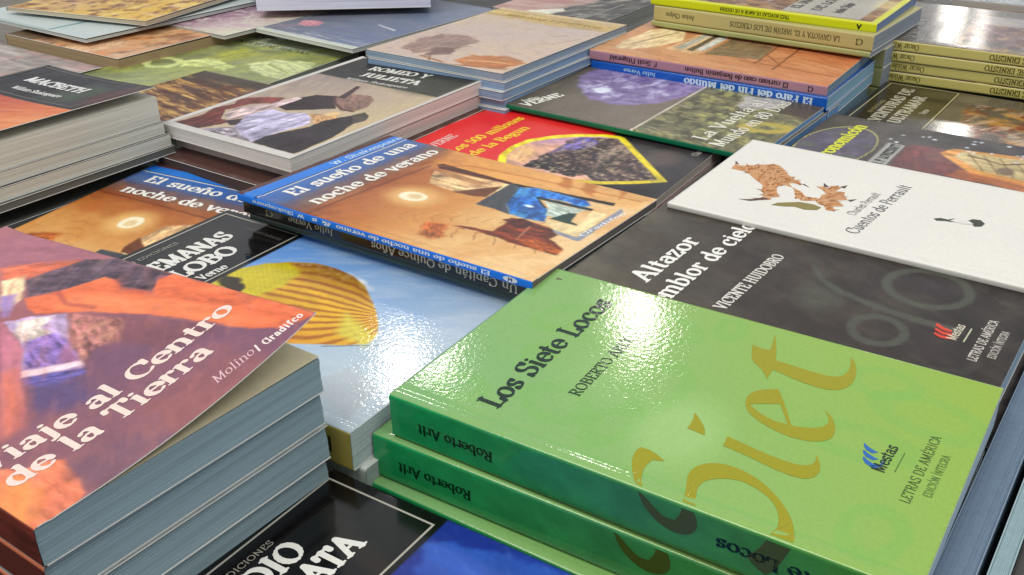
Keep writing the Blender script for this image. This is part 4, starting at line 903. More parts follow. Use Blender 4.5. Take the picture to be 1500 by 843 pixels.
def romeo_art(A):
    A.tex = .1
    A.grad((0, 60), (130, 150), [(0, (150, 134, 130)), (.5, (184, 164, 144)), (1, (206, 184, 138))]); A.mottle(26, 20, (196, 176, 140), .5, .7, .5)
    A.mottle(16, 4, (214, 196, 156), .5, .7, .4, 70)
    A.poly(R_back, (112, 50, 42), .8, 1.2, tex=.3); A.poly(R_coat, (48, 32, 34), .7, .8); A.poly(R_slv, (206, 180, 178), .8, .8, tex=.3)
    A.poly(R_gap, (52, 26, 30), .8, .5); A.poly(R_dress, (186, 178, 206), .8, 1.0, tex=.28); A.poly(R_lace, (160, 150, 158), .9, .8, tex=.5)
    A.mottle(3, 3, (96, 78, 88), .52, .66, .5, 0, A.inpoly(R_lace, 1))
    A.poly(R_gold, (206, 158, 108), .8, .8, tex=.3); A.ell(92, 122, 4, 6, (232, 196, 140), 2, 30, 1)
    A.poly(R_fig, (38, 28, 32), .7, .8, tex=.3); A.mottle(8, 5, (70, 60, 58), .5, .68, .5, 20, A.inpoly(R_fig, 3)); A.poly(R_hat2, (74, 64, 54), .7, .6)
    A.poly(R_hat, (142, 108, 94), .8, .6, tex=.2); A.line(R_ring, 2.2, (86, 48, 44), .7, .4); A.poly(R_fea, (66, 42, 40), .6, .5)
    A.line([R_slv[1], R_slv[3]], .8, (150, 120, 120), .8, .6, op=.6); A.line([R_dress[2], R_dress[7]], .9, (140, 128, 164), 1, 1, op=.6); A.line([R_dress[1], R_dress[8]], .9, (150, 138, 170), 1, 1, op=.6)
    A.vary(.05, 2); header(A, 55, (44, 42, 36)); A.ell(104, 36, 34, 20, (60, 62, 42), 14, op=.6)
    pm = (206, 202, 196)
    A.rect(-5, -5, 6, 205, pm, .5); A.rect(131, -5, 140, 205, pm, .5); A.rect(-5, 192, 140, 205, pm, .5); A.rect(-5, -5, 140, 1.5, pm, .5)
rom = Book('paperback_book', POSE['ROM'], 'play with a black title panel above a dancing couple, white bottom edge towards the left', None, romeo_art, M_SATIN, (120, 110, 104), None, (226, 222, 214), res=.8, seed=81, warp=.4)
rom.frame('header_frame', 6, 4, 130, 55, .9, (120, 116, 104))
rom.text('title_first_line', 'ROMEO Y', (34, 27), (92, 22), 9, (224, 222, 212), 'black')
rom.text('title_second_line', 'JULIETA', (40, 43), (97, 39), 9, (224, 222, 212), 'black')
rom.text('author_lettering', 'William Shakespeare', (37, 55), (96, 50), 4.4, (200, 198, 188), 'bold')
rom.text('series_lettering', 'EDICIONES', (64, 9), (102, 7), 2.4, (150, 146, 130), 'sans', False)
Book('paperback_book', under('ROM', .0096, .0098, -.001, -.010, .4), 'buff edged book directly beneath the play with the dancing couple', None, lambda A: A.fill((150, 140, 130)), M_SATIN, (150, 140, 130), None, (222, 208, 200), res=6, seed=82)
Book('paperback_book', under('ROM', .0196, .0090, .006, .010, .2), 'dark bottom book under the play with the dancing couple', None, lambda A: A.fill((84, 56, 50)), M_SATIN, (66, 46, 42), None, (84, 66, 60), res=6, seed=83)

# ================================================================== red volume, moon volume
def red_art(A):
    A.fill((228, 36, 40)); A.mottle(40, 30, (240, 66, 52), .45, .7, .5)
    A.poly([(-5, 150), (135, 118), (135, 205), (-5, 205)], (42, 38, 44), 6, 6)
    A.poly([(135, 125), (90, 150), (70, 200), (135, 205)], (64, 58, 58), 8, 4, op=.7); A.ell(88, 172, 18, 12, (110, 92, 84), 8, op=.6)
    E_ = [(10, 84), (18, 78), (34, 70), (54, 67), (74, 70), (92, 82), (104, 96), (114, 114), (116, 126), (114, 131), (48, 194), (34, 178), (21, 158), (10, 120)]
    A.poly(E_, (246, 222, 40), .7)
    I_ = [(14, 90), (22, 83), (36, 75), (54, 72), (70, 75), (86, 86), (98, 99), (108, 115), (110, 127), (48, 187), (38, 174), (26, 156), (15, 120)]
    A.poly(I_, (232, 176, 150), .7); m = A.inpoly(I_, .7)
    c0 = A.c.copy()
    A.poly([(60, 60), (112, 100), (116, 130), (96, 124), (80, 98)], (206, 156, 190), 10, 4, op=.8)
    A.poly(D_org, (250, 196, 130), 5, 2, op=.8); A.poly(D_mt, (62, 46, 50), 1.2, 3.0, 6, tex=.5); A.poly(D_pur, (112, 96, 160), 3, 3, 6, tex=.4); A.poly(D_lt, (120, 104, 92), 5, 3, 6, .8, tex=.6)
    A.mottle(3, 2.5, (196, 176, 140), .56, .64, .8, 30, A.inpoly(D_mt, 5))
    A.mottle(3, 6, (34, 26, 38), .55, .66, .8, 0, A.inpoly([(30, 130), (60, 110), (86, 112), (60, 160), (24, 160)], 4))
    A.c = c0 * (1 - m[:, None]) + A.c * m[:, None]
red = Book('paperback_book', POSE['RED'], 'red adventure novel with yellow lettering and a yellow edged mountain picture', None, red_art, M_SATIN, (200, 30, 34), None, (200, 190, 176), k=.942, res=.8, seed=91, warp=.1)
red.text('author_lettering', 'JULIO VERNE', (-6, 21), (54, 21.5), 7.4, (236, 190, 184), 'bold', clip=lambda s, t: s > 2)
red.text('title_first_line', 'Los 500 millones', (22, 40), (116, 43), 8.6, (250, 208, 44), 'bold')
red.text('title_second_line', 'de la Begun', (24, 56), (98, 58.5), 8.6, (250, 208, 44), 'bold')
red.text('series_lettering', 'Clásicos', (104, 192), (124, 192), 5, (196, 190, 180), 'book')
Book('paperback_book', under('RED', .0062, .015, .001, .001), 'book directly under the red adventure novel', None, lambda A: A.fill((120, 40, 40)), M_SATIN, (90, 40, 40), None, (180, 170, 160), res=6, seed=92)

def moon_art(A):
    A.grad((20, 0), (60, 200), [(0, (92, 86, 72)), (.4, (120, 108, 96)), (1, (96, 90, 70))])
    A.mottle(30, 20, (132, 120, 106), .45, .7, .5)
    A.poly([(84, 14), (70, 24), (56, 36), (46, 50), (44, 66), (52, 84), (66, 96), (90, 104), (124, 108), (135, 108), (135, 10), (110, 8)], (134, 118, 162), 3, 4, 8)
    A.mottle(10, 7, (206, 200, 232), .5, .64, .9, 0, A.inpoly([(84, 18), (56, 38), (46, 60), (56, 82), (90, 96), (130, 96), (130, 16)], 6))
    A.mottle(6, 6, (96, 78, 140), .52, .66, .7, 30, A.inpoly([(84, 18), (56, 38), (46, 60), (56, 82), (90, 96), (130, 96), (130, 16)], 6))
    A.ell(72, 44, 8, 7, (226, 230, 246), 4, 0, 2)
    A.rect(-5, 110.5, 140, 205, (116, 112, 82), 1.0); A.line([(-2, 110), (135, 107)], 1.6, (216, 210, 186), .6)
    m = np.clip((A.t - 111), 0, 1)
    for k in range(22):
        x0 = 4 + k * 6.2; A.line([(x0, 112), (x0 + 8 * math.sin(k * 2.1), 140), (x0 - 6 * math.cos(k), 170 + 6 * math.sin(k))], 1.3, [(168, 166, 116), (72, 72, 54), (196, 188, 150)][k % 3], 1.4, 3, 8, .75)
    A.mottle(5, 12, (192, 190, 110), .5, .68, .8, 20, m); A.mottle(9, 5, (58, 58, 44), .5, .66, .7, 0, m)
    A.ell(60, 186, 20, 12, (190, 170, 70), 4, 60, 3, ring=7); A.poly([(92, 150), (124, 140), (130, 176), (104, 176)], (206, 200, 206), 4, 5, op=.7)
    A.rect(96, 178, 140, 205, (84, 74, 60), 3); A.vary(.1, 2)
vue = Book('paperback_book', POSE['VUE'], 'thin green spined novel with a purple moon cloud over a grassy picture', None, moon_art, M_SATIN, (12, 112, 78), None, (116, 158, 206), res=1.0, seed=93, warp=.2)
vue.text('author_first_name', 'Julio', (11, 11.5), (27, 16), 4.6, (236, 234, 220), 'bold')
vue.text('author_lettering', 'VERNE', (3, 20), (43, 28), 8.5, (236, 234, 220), 'black')
vue.text('title_first_line', 'La Vuelta al', (10, 162), (118, 163), 10.5, (232, 230, 214), 'book')
vue.text('title_second_line', 'Mundo en 80 Días', (5, 177), (126, 179), 10.5, (232, 230, 214), 'book')
Book('paperback_book', under('VUE', .0048, .0160, .030, .002), 'set back book below the thin green spined moon novel', None, lambda A: A.fill((90, 90, 80)), M_SATIN, (36, 44, 40), None, (116, 158, 206), res=6, seed=94)

# ================================================================== orange clock novel on the blue spined pile
def button_art(A):
    A.grad((0, 0), (127, 200), [(0, (208, 158, 110)), (.5, (206, 140, 92)), (1, (222, 126, 78))])
    A.mottle(14, 30, (226, 164, 116), .45, .68, .6, 20); A.mottle(3, 20, (172, 100, 60), .55, .72, .6, 15)
    A.poly([(16, 15), (40, 11), (90, 14), (104, 24), (100, 44), (70, 54), (40, 44), (20, 30)], (236, 206, 156), 1.2, .8)
    A.poly([(16, 15), (40, 11), (90, 14), (104, 24), (100, 44), (70, 54), (40, 44), (20, 30)], (176, 96, 50), .6, .8, op=0)
    for k in range(6): A.line([(28 + 10 * k, 18 + 3 * k), (44 + 10 * k, 24 + 3 * k)], 2.2, (160, 136, 96), 1, .6, op=.8)
    A.poly([(36, 52), (106, 58), (112, 84), (32, 82)], (230, 186, 136), 1, .6)
    A.poly([(42, 58), (104, 62), (104, 68), (42, 66)], (186, 180, 164), .8, .5); A.poly([(42, 69), (104, 70), (104, 75), (42, 75)], (96, 84, 66), .8, .5)
    A.poly([(48, 75), (102, 76), (102, 84), (48, 83)], (204, 202, 190), .8, .5)
    A.poly([(38, 86), (98, 88), (92, 128), (46, 132)], (132, 108, 76), 1.5, 1); A.mottle(20, 2, (160, 136, 96), .5, .7, .7, 80, A.inpoly([(38, 86), (98, 88), (92, 128), (46, 132)], 2))
    br = (128, 74, 44)
    A.line([(32, 132), (112, 130)], 1.4, br, .8, .5); A.line([(22, 150), (108, 148)], 1.6, br, .8, .5); A.line([(36, 118), (28, 196)], 1.4, br, .8, 1); A.line([(84, 112), (88, 196)], 1.4, br, .8, 1)
    A.line([(36, 130), (70, 152)], 1, br, .8); A.line([(66, 130), (36, 152)], 1, br, .8); A.line([(108, 120), (112, 160)], 2, (120, 66, 40), 1, 1)
    A.poly([(112, 162), (123, 164), (124, 196), (113, 194)], (176, 170, 186), 1.2, 1); A.line([(117, 166), (118, 192)], 2, (112, 100, 134), 1, .6)
    A.vary(.08, 2)
b = Book('paperback_book', POSE['BUT'], 'orange clockwork novel with a dusky pink spine, on top of the blue spined book', 'novels in the middle rear pile', button_art, M_SATIN, (178, 132, 146), None, (126, 150, 168), res=1.0, seed=101, warp=.9)
zc = b.T * 500
b.spine_text('spine_author', 'F. Scott Fitzgerald', 62, 19, 3.9, zc, (66, 36, 44), 'bold', False)
b.spine_text('spine_title', 'El curioso caso de Benjamin Button', 171, 86, 4.0, zc, (66, 36, 44), 'bold', False)
b.spine_text('spine_mark', 'G', 190, 186, 4.0, zc, (60, 40, 50), 'bold', False)
b = Book('paperback_book', POSE['FARO'], 'blue spined lighthouse novel right under the orange clockwork novel', 'novels in the middle rear pile', lambda A: A.fill((40, 90, 160)), M_GLOSS, (16, 92, 190), None, (140, 182, 206), res=3, seed=102)
zc = b.T * 500
b.spine_text('spine_author', 'Julio Verne', 60, 31, 3.2, zc + 1, (170, 206, 240), 'bold')
b.spine_text('spine_title', 'El Faro del Fin del Mundo', 190, 85, 5.6, zc, (206, 226, 246), 'black')
Book('paperback_book', under('FARO', .0103, .0088, .001, .001, .3), 'lower blue spined book of the middle rear pile', 'novels in the middle rear pile', lambda A: A.fill((40, 90, 160)), M_GLOSS, (20, 70, 150), None, (140, 182, 206), res=6, seed=103)
for k in range(3):
    Book('paperback_book', under('FARO', .0192 + .0165 * k, .0162, .006, .0, 1.), ['first book beneath the blue spines of the middle rear pile', 'second book beneath the blue spines of the middle rear pile', 'bottom book beneath the blue spines of the middle rear pile'][k], 'novels in the middle rear pile', lambda A: A.fill((90, 90, 90)), M_SATIN, (50, 60, 80), None, (140, 170, 190), res=8, seed=104 + k)

# ================================================================== yellow and olive plays at the rear
def yellow_art(A):
    A.fill((214, 216, 50)); A.rect(6, 6, 124, 194, (132, 92, 58), .6)
    m = A.inpoly([(6, 6), (124, 6), (124, 194), (6, 194)], .6)
    A.mottle(14, 20, (206, 156, 80), .45, .66, .9, 20, m); A.mottle(6, 9, (70, 46, 40), .52, .68, .8, 0, m); A.mottle(10, 8, (196, 176, 156), .56, .7, .7, 0, m)
    A.rect(8, 118, 100, 184, (178, 172, 158), 1.0); A.ell(74, 188, 22, 10, (244, 232, 160), 8, op=.5)
b = Book('paperback_book', POSE['YEL'], 'yellow framed play with a bright yellow spine, topmost at the rear', 'yellow and olive plays at the rear', yellow_art, M_SATIN, (206, 214, 22), None, (120, 140, 176), res=1.2, seed=111, warp=1.2)
for i, (w_, q) in enumerate((('EL JARDÍN', 66), ('DE LOS', 58), ('Antón Chéjov', 44))):
    b.text('label_lettering', w_, (22, 128 + i * 18), (22 + q, 128 + i * 18), 8, (58, 52, 50), 'bold', False)
b.spine_text('spine_lettering', 'TRES NOVELAS DE AMOR & DE GUERRA', 128, 66, 3.0, b.T * 500, (70, 76, 24), 'bold', False)
b.spine_text('spine_mark', 'A', 188, 184, 3.6, b.T * 500, (40, 44, 30), 'black', False)
OLV = (176, 166, 92)
def olive_art(A): A.fill((188, 180, 120))
b = Book('paperback_book', POSE['GAV'], 'thick olive spined play just under the bright yellow one', 'yellow and olive plays at the rear', olive_art, M_SATIN, (190, 178, 116), None, (150, 160, 170), res=4, seed=112)
b.spine_text('spine_author', 'Anton Chéjov', 40, 12, 4.2, b.T * 500, (86, 80, 44), 'book', False)
b.spine_text('spine_title', 'LA GAVIOTA Y EL JARDÍN DE LOS CEREZOS', 171, 74, 4.4, b.T * 500, (84, 78, 44), 'book')
b.spine_text('spine_mark', 'G', 190, 184, 5, b.T * 500, (84, 78, 44), 'book')
Book('paperback_book', under('GAV', .0133, .0048, -.001, -.001, .2), 'thin olive book under the thick olive spined play', 'yellow and olive plays at the rear', olive_art, M_SATIN, (168, 172, 110), None, (150, 160, 170), res=6, seed=113)
for k in range(5):
    Book('paperback_book', under('GAV', .0185 + .0165 * k, .0162, .036, 0, .3), ['first', 'second', 'third', 'fourth', 'lowest'][k] + ' hidden book supporting the olive plays at the rear', 'yellow and olive plays at the rear', olive_art, M_SATIN, (150, 150, 100), None, (150, 160, 170), res=8, seed=114 + k)

def ernest_art(A):
    A.fill((112, 104, 92)); A.mottle(30, 20, (136, 126, 112), .45, .7, .6); A.mottle(16, 30, (78, 70, 66), .5, .7, .6)
    A.poly([(30, 64), (128, 66), (128, 205), (30, 205)], (120, 92, 80), 2, 2)
    m = A.inpoly([(-5, 63), (140, 63), (140, 205), (-5, 205)], 1)
    A.mottle(14, 12, (206, 166, 96), .5, .66, .8, 20, m); A.mottle(12, 9, (92, 50, 52), .5, .66, .8, 0, m); A.mottle(8, 20, (176, 150, 160), .55, .7, .7, 60, m)
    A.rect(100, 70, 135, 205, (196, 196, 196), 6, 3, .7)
OL = (206, 194, 112)
def ernest(pose, label, full, seed, tz=0, dark=0):
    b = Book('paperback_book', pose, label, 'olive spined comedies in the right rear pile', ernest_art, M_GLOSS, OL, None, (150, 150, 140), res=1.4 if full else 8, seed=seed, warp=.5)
    b.spine_text('spine_author', 'Oscar Wilde', 37 + tz, 11 + tz, 4.6, b.T * 500, (92, 84, 34), 'book')
    b.spine_text('spine_title', 'LA IMPORTANCIA DE LLAMARSE ERNESTO', 196 + tz, 92 + tz, 4.4, b.T * 500, (92, 84, 34), 'bold')
    return b
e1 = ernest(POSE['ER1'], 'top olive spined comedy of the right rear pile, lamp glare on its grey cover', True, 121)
e1.text('title_first_line', 'LA IMPORTANCIA', (14, 30), (94, 30), 8, (170, 166, 160), 'bold')
e1.text('title_second_line', 'DE LLAMARSE ERNESTO', (10, 44), (92, 44), 8, (170, 166, 160), 'bold')
e1.frame('header_frame', 4, 4, 127, 60, .9, (170, 164, 150))
for k in range(3):
    ernest(under('ER1', .0090 * (k + 1) - .0001 * k, .0088, (-.0005, .0015, .0005)[k], (-.001, .003, .0025)[k], (.15, -.25, .1)[k]),
           ['second olive spined comedy from the top of the right rear pile', 'third olive spined comedy from the top, a black gap at its corner', 'lowest olive spined comedy, touching the black panelled cover below'][k], False, 122 + k, (-1, 4, 3)[k])
def nov_art(A):
    A.grad((0, 60), (100, 200), [(0, (96, 88, 72)), (1, (80, 66, 60))])
    A.mottle(24, 14, (130, 122, 104), .45, .7, .6)
    m = A.inpoly([(60, 84), (135, 70), (135, 205), (30, 205), (30, 120)], 6)
    A.mottle(10, 16, (196, 136, 60), .46, .6, .95, 20, m); A.mottle(8, 8, (122, 44, 30), .5, .62, .9, 0, m); A.mottle(16, 6, (220, 190, 150), .56, .68, .8, 30, m)
    A.ell(70, 150, 26, 12, (70, 58, 70), 6, 20, 4, op=.8)
    header(A, 61, (52, 44, 30)); A.rect(-5, -5, 140, 3, (18, 18, 22), 1); A.ell(70, 34, 44, 22, (70, 60, 30), 14, op=.6)
nov = Book('paperback_book', POSE['NOV'], 'brown panelled classic with a golden rider picture, under the olive spined comedies', None, nov_art, M_GLOSS, (50, 44, 34), None, (170, 170, 160), res=1.1, seed=131, warp=.2)
nov.frame('header_frame', 4, 4.5, 157, 60, .9, (196, 186, 140))
nov.text('title_first_line', 'AVENTURAS DE', (38, 28), (146, 27), 8.6, (190, 184, 160), 'black')
nov.text('title_second_line', 'ULTRAMAR', (50, 41.5), (130, 41), 8.6, (190, 184, 160), 'black')
nov.text('author_lettering', 'Verne', (84, 52), (97, 52), 5, (200, 194, 170), 'bold'); nov.text('series_lettering', 'EN EDICIONES', (66, 16), (104, 16), 3, (170, 160, 110), 'sans', False)
for k in range(3):
    Book('paperback_book', under('NOV', .0152 + .0165 * k, .0162, .004, .002), ['first', 'second', 'lowest'][k] + ' supporting book under the brown panelled classic', None, nov_art, M_GLOSS, (50, 44, 34), None, (170, 170, 160), res=8, seed=132 + k)

def dec_art(A):
    A.grad((60, 0), (60, 140), [(0, (70, 64, 56)), (.3, (80, 76, 72)), (1, (60, 54, 60))])
    A.mottle(20, 14, (104, 98, 94), .48, .7, .6)
    A.ell(62, 24, 46, 23, (90, 84, 100), 1.5, 4, .5); A.mottle(14, 8, (120, 108, 136), .48, .64, .7, 0, A.inell(62, 24, 44, 21, 4)); A.mottle(9, 12, (100, 112, 92), .5, .66, .7, 0, A.inell(62, 24, 44, 21, 4))
    A.ell(62, 24, 47, 24, (190, 188, 116), .6, 4, ring=.9)
    A.poly([(40, 66), (90, 66), (96, 90), (70, 120), (30, 120), (20, 90)], (118, 66, 66), 6, 5)
    A.mottle(8, 8, (90, 54, 60), .5, .66, .7, 0, A.inpoly([(40, 66), (90, 66), (86, 100), (30, 110)], 5))
    A.poly([(86, 86), (100, 92), (108, 135), (110, 205), (50, 205), (52, 150), (58, 112)], (214, 150, 74), 1.6, .8)
    A.poly([(84, 96), (97, 98), (102, 140), (100, 205), (62, 205), (62, 150), (66, 116)], (198, 178, 128), 2, .8)
    for k in range(9): A.line([(66 - k * .2, 118 + k * 9), (97, 102 + k * 10)], 1.0, (120, 84, 44), .8, .6, op=.8)
    A.line([(92, 104), (86, 126), (96, 140)], 2.4, (90, 66, 40), 1.2, 1.5, op=.9); A.ell(74, 130, 7, 5, (110, 88, 70), 2, 0, 1, op=.8)
    A.poly([(46, 100), (60, 104), (56, 150), (46, 205), (38, 205)], (206, 120, 66), 3, 2, op=.8)
    rs = np.random.RandomState(4)
    for k in range(26): A.ell(rs.uniform(90, 126), rs.uniform(40, 190), rs.uniform(.8, 1.9), rs.uniform(.8, 1.7), (232, 236, 240), 1.0)
    A.rect(38, 52, 88, 63.5, (172, 172, 166), .6); A.vary(.07, 2)
dec = Book('paperback_book', POSE['DEC'], 'dark starry horror book with yellow lettering in an oval, behind the white tale book', None, dec_art, M_SATIN, (60, 56, 52), None, (150, 150, 150), res=1.0, seed=141, warp=.2)
dec.text('title_lettering', 'Necronomicón', (12, 27.5), (114, 29.5), 9.5, (222, 226, 58), 'black')
dec.text('label_lettering', 'H. P. LOVECRAFT', (40, 61), (86, 61.5), 6.2, (56, 58, 60), 'bold', False, e=.0002)
for k in range(3):
    Book('paperback_book', under('DEC', .0102 + .0215 * k, .0212, -.004, .002), ['first', 'second', 'lowest'][k] + ' book supporting the starry horror book', None, nov_art, M_GLOSS, (50, 44, 34), None, (150, 150, 150), res=8, seed=142 + k)

# ================================================================== rear middle: pale harbour painting on a thin blue edged pile
def paint_art(A):
    A.grad((0, 20), (134, 195), [(0, (206, 186, 150)), (.4, (206, 184, 166)), (1, (214, 186, 158))])
    A.mottle(30, 14, (196, 178, 176), .45, .7, .6, 20)
    A.rect(-5, -5, 140, 8, (214, 190, 140), .8); A.rect(-5, 8, 140, 10, (176, 140, 70), .6)
    A.poly([(-5, 10), (140, 10), (140, 34), (80, 40), (-5, 30)], (202, 172, 104), 8, 3)
    A.poly([(20, 118), (44, 112), (60, 124), (62, 160), (40, 182), (22, 176), (14, 140)], (158, 128, 116), 3, 5, 7)
    A.poly([(44, 160), (60, 150), (68, 172), (52, 186)], (120, 88, 80), 3, 3); A.line([(40, 184), (66, 140)], 1.6, (128, 86, 50), 1, 1); A.line([(56, 182), (66, 196)], 1.6, (128, 86, 50), 1, 1)
    A.poly([(84, 164), (108, 150), (132, 160), (128, 186), (96, 192), (80, 184)], (192, 118, 58), 3, 4, 6)
    A.line([(50, 186), (84, 196), (130, 184)], 2.6, (150, 88, 48), 1.5, 1.5); A.line([(90, 176), (124, 170)], 1.6, (240, 204, 150), 1.5, 1)
    A.line([(120, 90), (128, 70)], 2, (160, 136, 116), 2, 1, op=.7); A.line([(104, 74), (112, 66)], 2, (160, 136, 116), 2, 1, op=.7)
    A.mottle(7, 7, (180, 156, 140), .55, .72, .45); A.vary(.06, 2)
pai = Book('paperback_book', POSE['PAI'], 'pale harbour painting book with a gold title band, on a thin blue edged pile', 'thin books in the rear centre pile', paint_art, M_SATIN, (196, 190, 176), None, (150, 168, 186), res=1.1, seed=151, warp=.8)
pai.text('title_lettering', 'MARINAS Y PUERTOS', (22, 27), (122, 28), 6.5, (170, 138, 60), 'book')

PP = dict(page=(150, 168, 186))
for k in range(4):
    Book('paperback_book', under('PAI', .0066 * (k + 1), .0063, (.001, .004, .002, .005)[k], (.001, .003, .001, .004)[k], (.3, -.4, .2, 0)[k]),
         ['second thin book of the rear centre pile', 'third thin book of the rear centre pile, set proud at the corner', 'fourth thin book of the rear centre pile', 'lowest thin book of the rear centre pile beside the red volume'][k], 'thin books in the rear centre pile', lambda A: A.fill((170, 176, 180)), M_SATIN, (120, 130, 140), None, (138, 166, 196), res=8, seed=152 + k)
for k in range(4):
    Book('paperback_book', under('PAI', .0332 + .0165 * k, .0163, -.004, -.004), ['first', 'second', 'third', 'lowest'][k] + ' supporting book below the thin rear centre pile', 'thin books in the rear centre pile', lambda A: A.fill((60, 60, 66)), M_SATIN, (60, 60, 66), None, (120, 140, 160), res=8, seed=157 + k)

# ================================================================== green tinted tale book and its neighbours at the rear left
def cuentos_art(A):
    A.grad((0, 30), (60, 180), [(0, (198, 204, 176)), (.3, (150, 156, 96)), (.7, (150, 158, 104)), (1, (146, 156, 118))])
    A.rect(-5, -5, 170, 26, (202, 212, 194), 8)
    A.rect(-5, 4, 170, 5.4, (82, 96, 80), .7)
    A.poly([(0, 50), (30, 40), (30, 120), (20, 180), (0, 180)], (110, 116, 62), 8, 5, op=.7)
    A.mottle(10, 30, (182, 186, 90), .45, .66, .8, 30); A.mottle(16, 30, (104, 110, 74), .5, .7, .6, 60)
    A.poly([(56, 40), (90, 50), (80, 90), (50, 96)], (176, 178, 76), 8, 5, op=.8)
    A.ell(32, 116, 20, 17, (206, 216, 140), 2, 20, 4, ring=6)
    A.poly([(40, 104), (60, 84), (96, 96), (100, 112), (76, 108), (56, 118)], (208, 216, 132), 3, 4, 7)
    A.poly([(110, 60), (146, 50), (160, 70), (160, 110), (120, 100), (100, 84)], (214, 222, 160), 4, 4, 8, .9)
    A.line([(118, 76), (150, 90)], 3, (120, 130, 70), 3, 3, op=.7); A.line([(84, 96), (60, 150)], 2, (120, 128, 76), 3, 3, op=.6)
    A.vary(.09, 3)
cue = Book('paperback_book', POSE['CUE'], 'green tinted tale book with dark lettering at the rear left', None, cuentos_art, M_SATIN, (120, 130, 110), None, (150, 156, 140), res=1.2, seed=161, warp=.3)
cue.text('title_lettering', 'CUENTOS DE HADAS', (10, 23), (124, 32), 7, (92, 100, 88), 'book')
for k in range(4):
    Book('paperback_book', under('CUE', .0152 + .0148 * k, .0146, -.003, .003), ['first', 'second', 'third', 'lowest'][k] + ' supporting book below the green tinted tale book', None, lambda A: A.fill((60, 64, 60)), M_SATIN, (60, 64, 60), None, (140, 146, 130), res=8, seed=162 + k)
def gold_art(A):
    A.fill((60, 44, 34)); A.rect(-5, -5, 140, 205, (72, 58, 44), 1)
    A.poly([(2, 30), (130, 14), (130, 200), (0, 200)], (92, 56, 34), 6, 5)
    A.mottle(26, 4, (206, 156, 80), .47, .62, .9, 12, np.clip((A.t - 14) / 10, 0, 1)); A.mottle(12, 4, (72, 32, 24), .5, .62, .8, -20, np.clip((A.t - 12) / 8, 0, 1)); A.mottle(20, 5, (232, 190, 104), .56, .66, .9, 10, np.clip((A.t - 30) / 10, 0, 1))
    A.rect(0, 0, 130, 1, (190, 180, 150), .5); A.rect(0, 0, 1, 200, (190, 180, 150), .5)
Book('paperback_book', POSE['GLD'], 'dark book with a gold and russet painting, lying on the green tinted one', None, gold_art, M_SATIN, (50, 44, 40), None, (120, 110, 96), res=1.1, seed=166, warp=.2)
def orange_art(A):
    A.grad((0, 20), (60, 200), [(0, (220, 170, 110)), (1, (214, 170, 130))])
    A.mottle(12, 26, (226, 140, 76), .45, .66, .8, 30); A.mottle(9, 20, (112, 78, 56), .5, .66, .85, 20); A.mottle(26, 10, (236, 196, 150), .52, .7, .6)
    A.poly([(-5, 150), (30, 140), (60, 170), (40, 205), (-5, 205)], (104, 84, 62), 6, 6)
    A.poly([(84, 140), (130, 160), (130, 205), (90, 200)], (232, 190, 150), 6, 4, op=.8)
    A.rect(-5, -5, 140, 72, (190, 208, 206), 1.5); A.vary(.08, 3)
Book('paperback_book', POSE['ORA'], 'orange desert painting book with a light blue head, at the far left', None, orange_art, M_SATIN, (190, 160, 120), None, (176, 152, 116), res=1.4, seed=171, warp=1.0)
def pale_art(A):
    A.fill((194, 206, 204)); A.mottle(30, 20, (206, 214, 206), .45, .7, .6)
    A.rect(127, 0, 131, 200, (116, 160, 158), .8); A.rect(0, 196, 130, 201, (170, 190, 186), 1)
lb = Book('paperback_book', POSE['LBL'], 'pale blue back cover with a small line of print, overlapping the desert painting book', None, pale_art, M_SATIN, (160, 190, 190), None, (190, 200, 196), res=1.6, seed=172, warp=.8)
lb.text('small_lettering', 'colección de relatos', (24, 40), (112, 44), 7, (130, 150, 170), 'fine', False)
lb.text('small_second_lettering', 'biblioteca juvenil', (24, 60), (92, 62), 6, (130, 150, 170), 'fine', False)
def yp_art(A):
    A.grad((0, 100), (130, 150), [(0, (150, 100, 66)), (.5, (206, 160, 90)), (1, (226, 180, 60))])
    A.mottle(10, 20, (236, 206, 96), .46, .62, .9, 20); A.mottle(8, 12, (112, 60, 34), .52, .64, .9, 0); A.mottle(14, 6, (236, 202, 160), .56, .68, .7, 0); A.vary(.1, 3)
Book('paperback_book', POSE['YPA'], 'yellow and brown battle painting cover at the top left corner', None, yp_art, M_SATIN, (120, 80, 50), None, (196, 186, 160), res=1.4, seed=173, warp=.8)
def pur_art(A):
    A.grad((0, 150), (130, 190), [(0, (110, 84, 110)), (.45, (160, 124, 140)), (.7, (206, 190, 180)), (1, (222, 222, 190))])
    A.mottle(24, 4, (196, 160, 176), .48, .64, .8, -10); A.mottle(24, 4, (84, 60, 92), .52, .66, .8, -10, np.clip((80 - A.s) / 30, 0, 1)); A.mottle(5, 5, (232, 226, 206), .55, .68, .7)
Book('paperback_book', POSE['PUR'], 'purple and cream cover behind the light blue one', None, pur_art, M_SATIN, (120, 90, 120), None, (190, 190, 180), res=1.4, seed=174)
def grn_art(A):
    A.grad((0, 130), (130, 190), [(0, (128, 158, 100)), (.4, (100, 122, 84)), (1, (70, 88, 72))]); A.mottle(20, 8, (150, 176, 116), .48, .66, .7)
Book('paperback_book', POSE['GRN'], 'mossy green cover tucked between the tale book and the flamingo cover', None, grn_art, M_SATIN, (90, 110, 80), None, (190, 200, 180), res=1.6, seed=175)
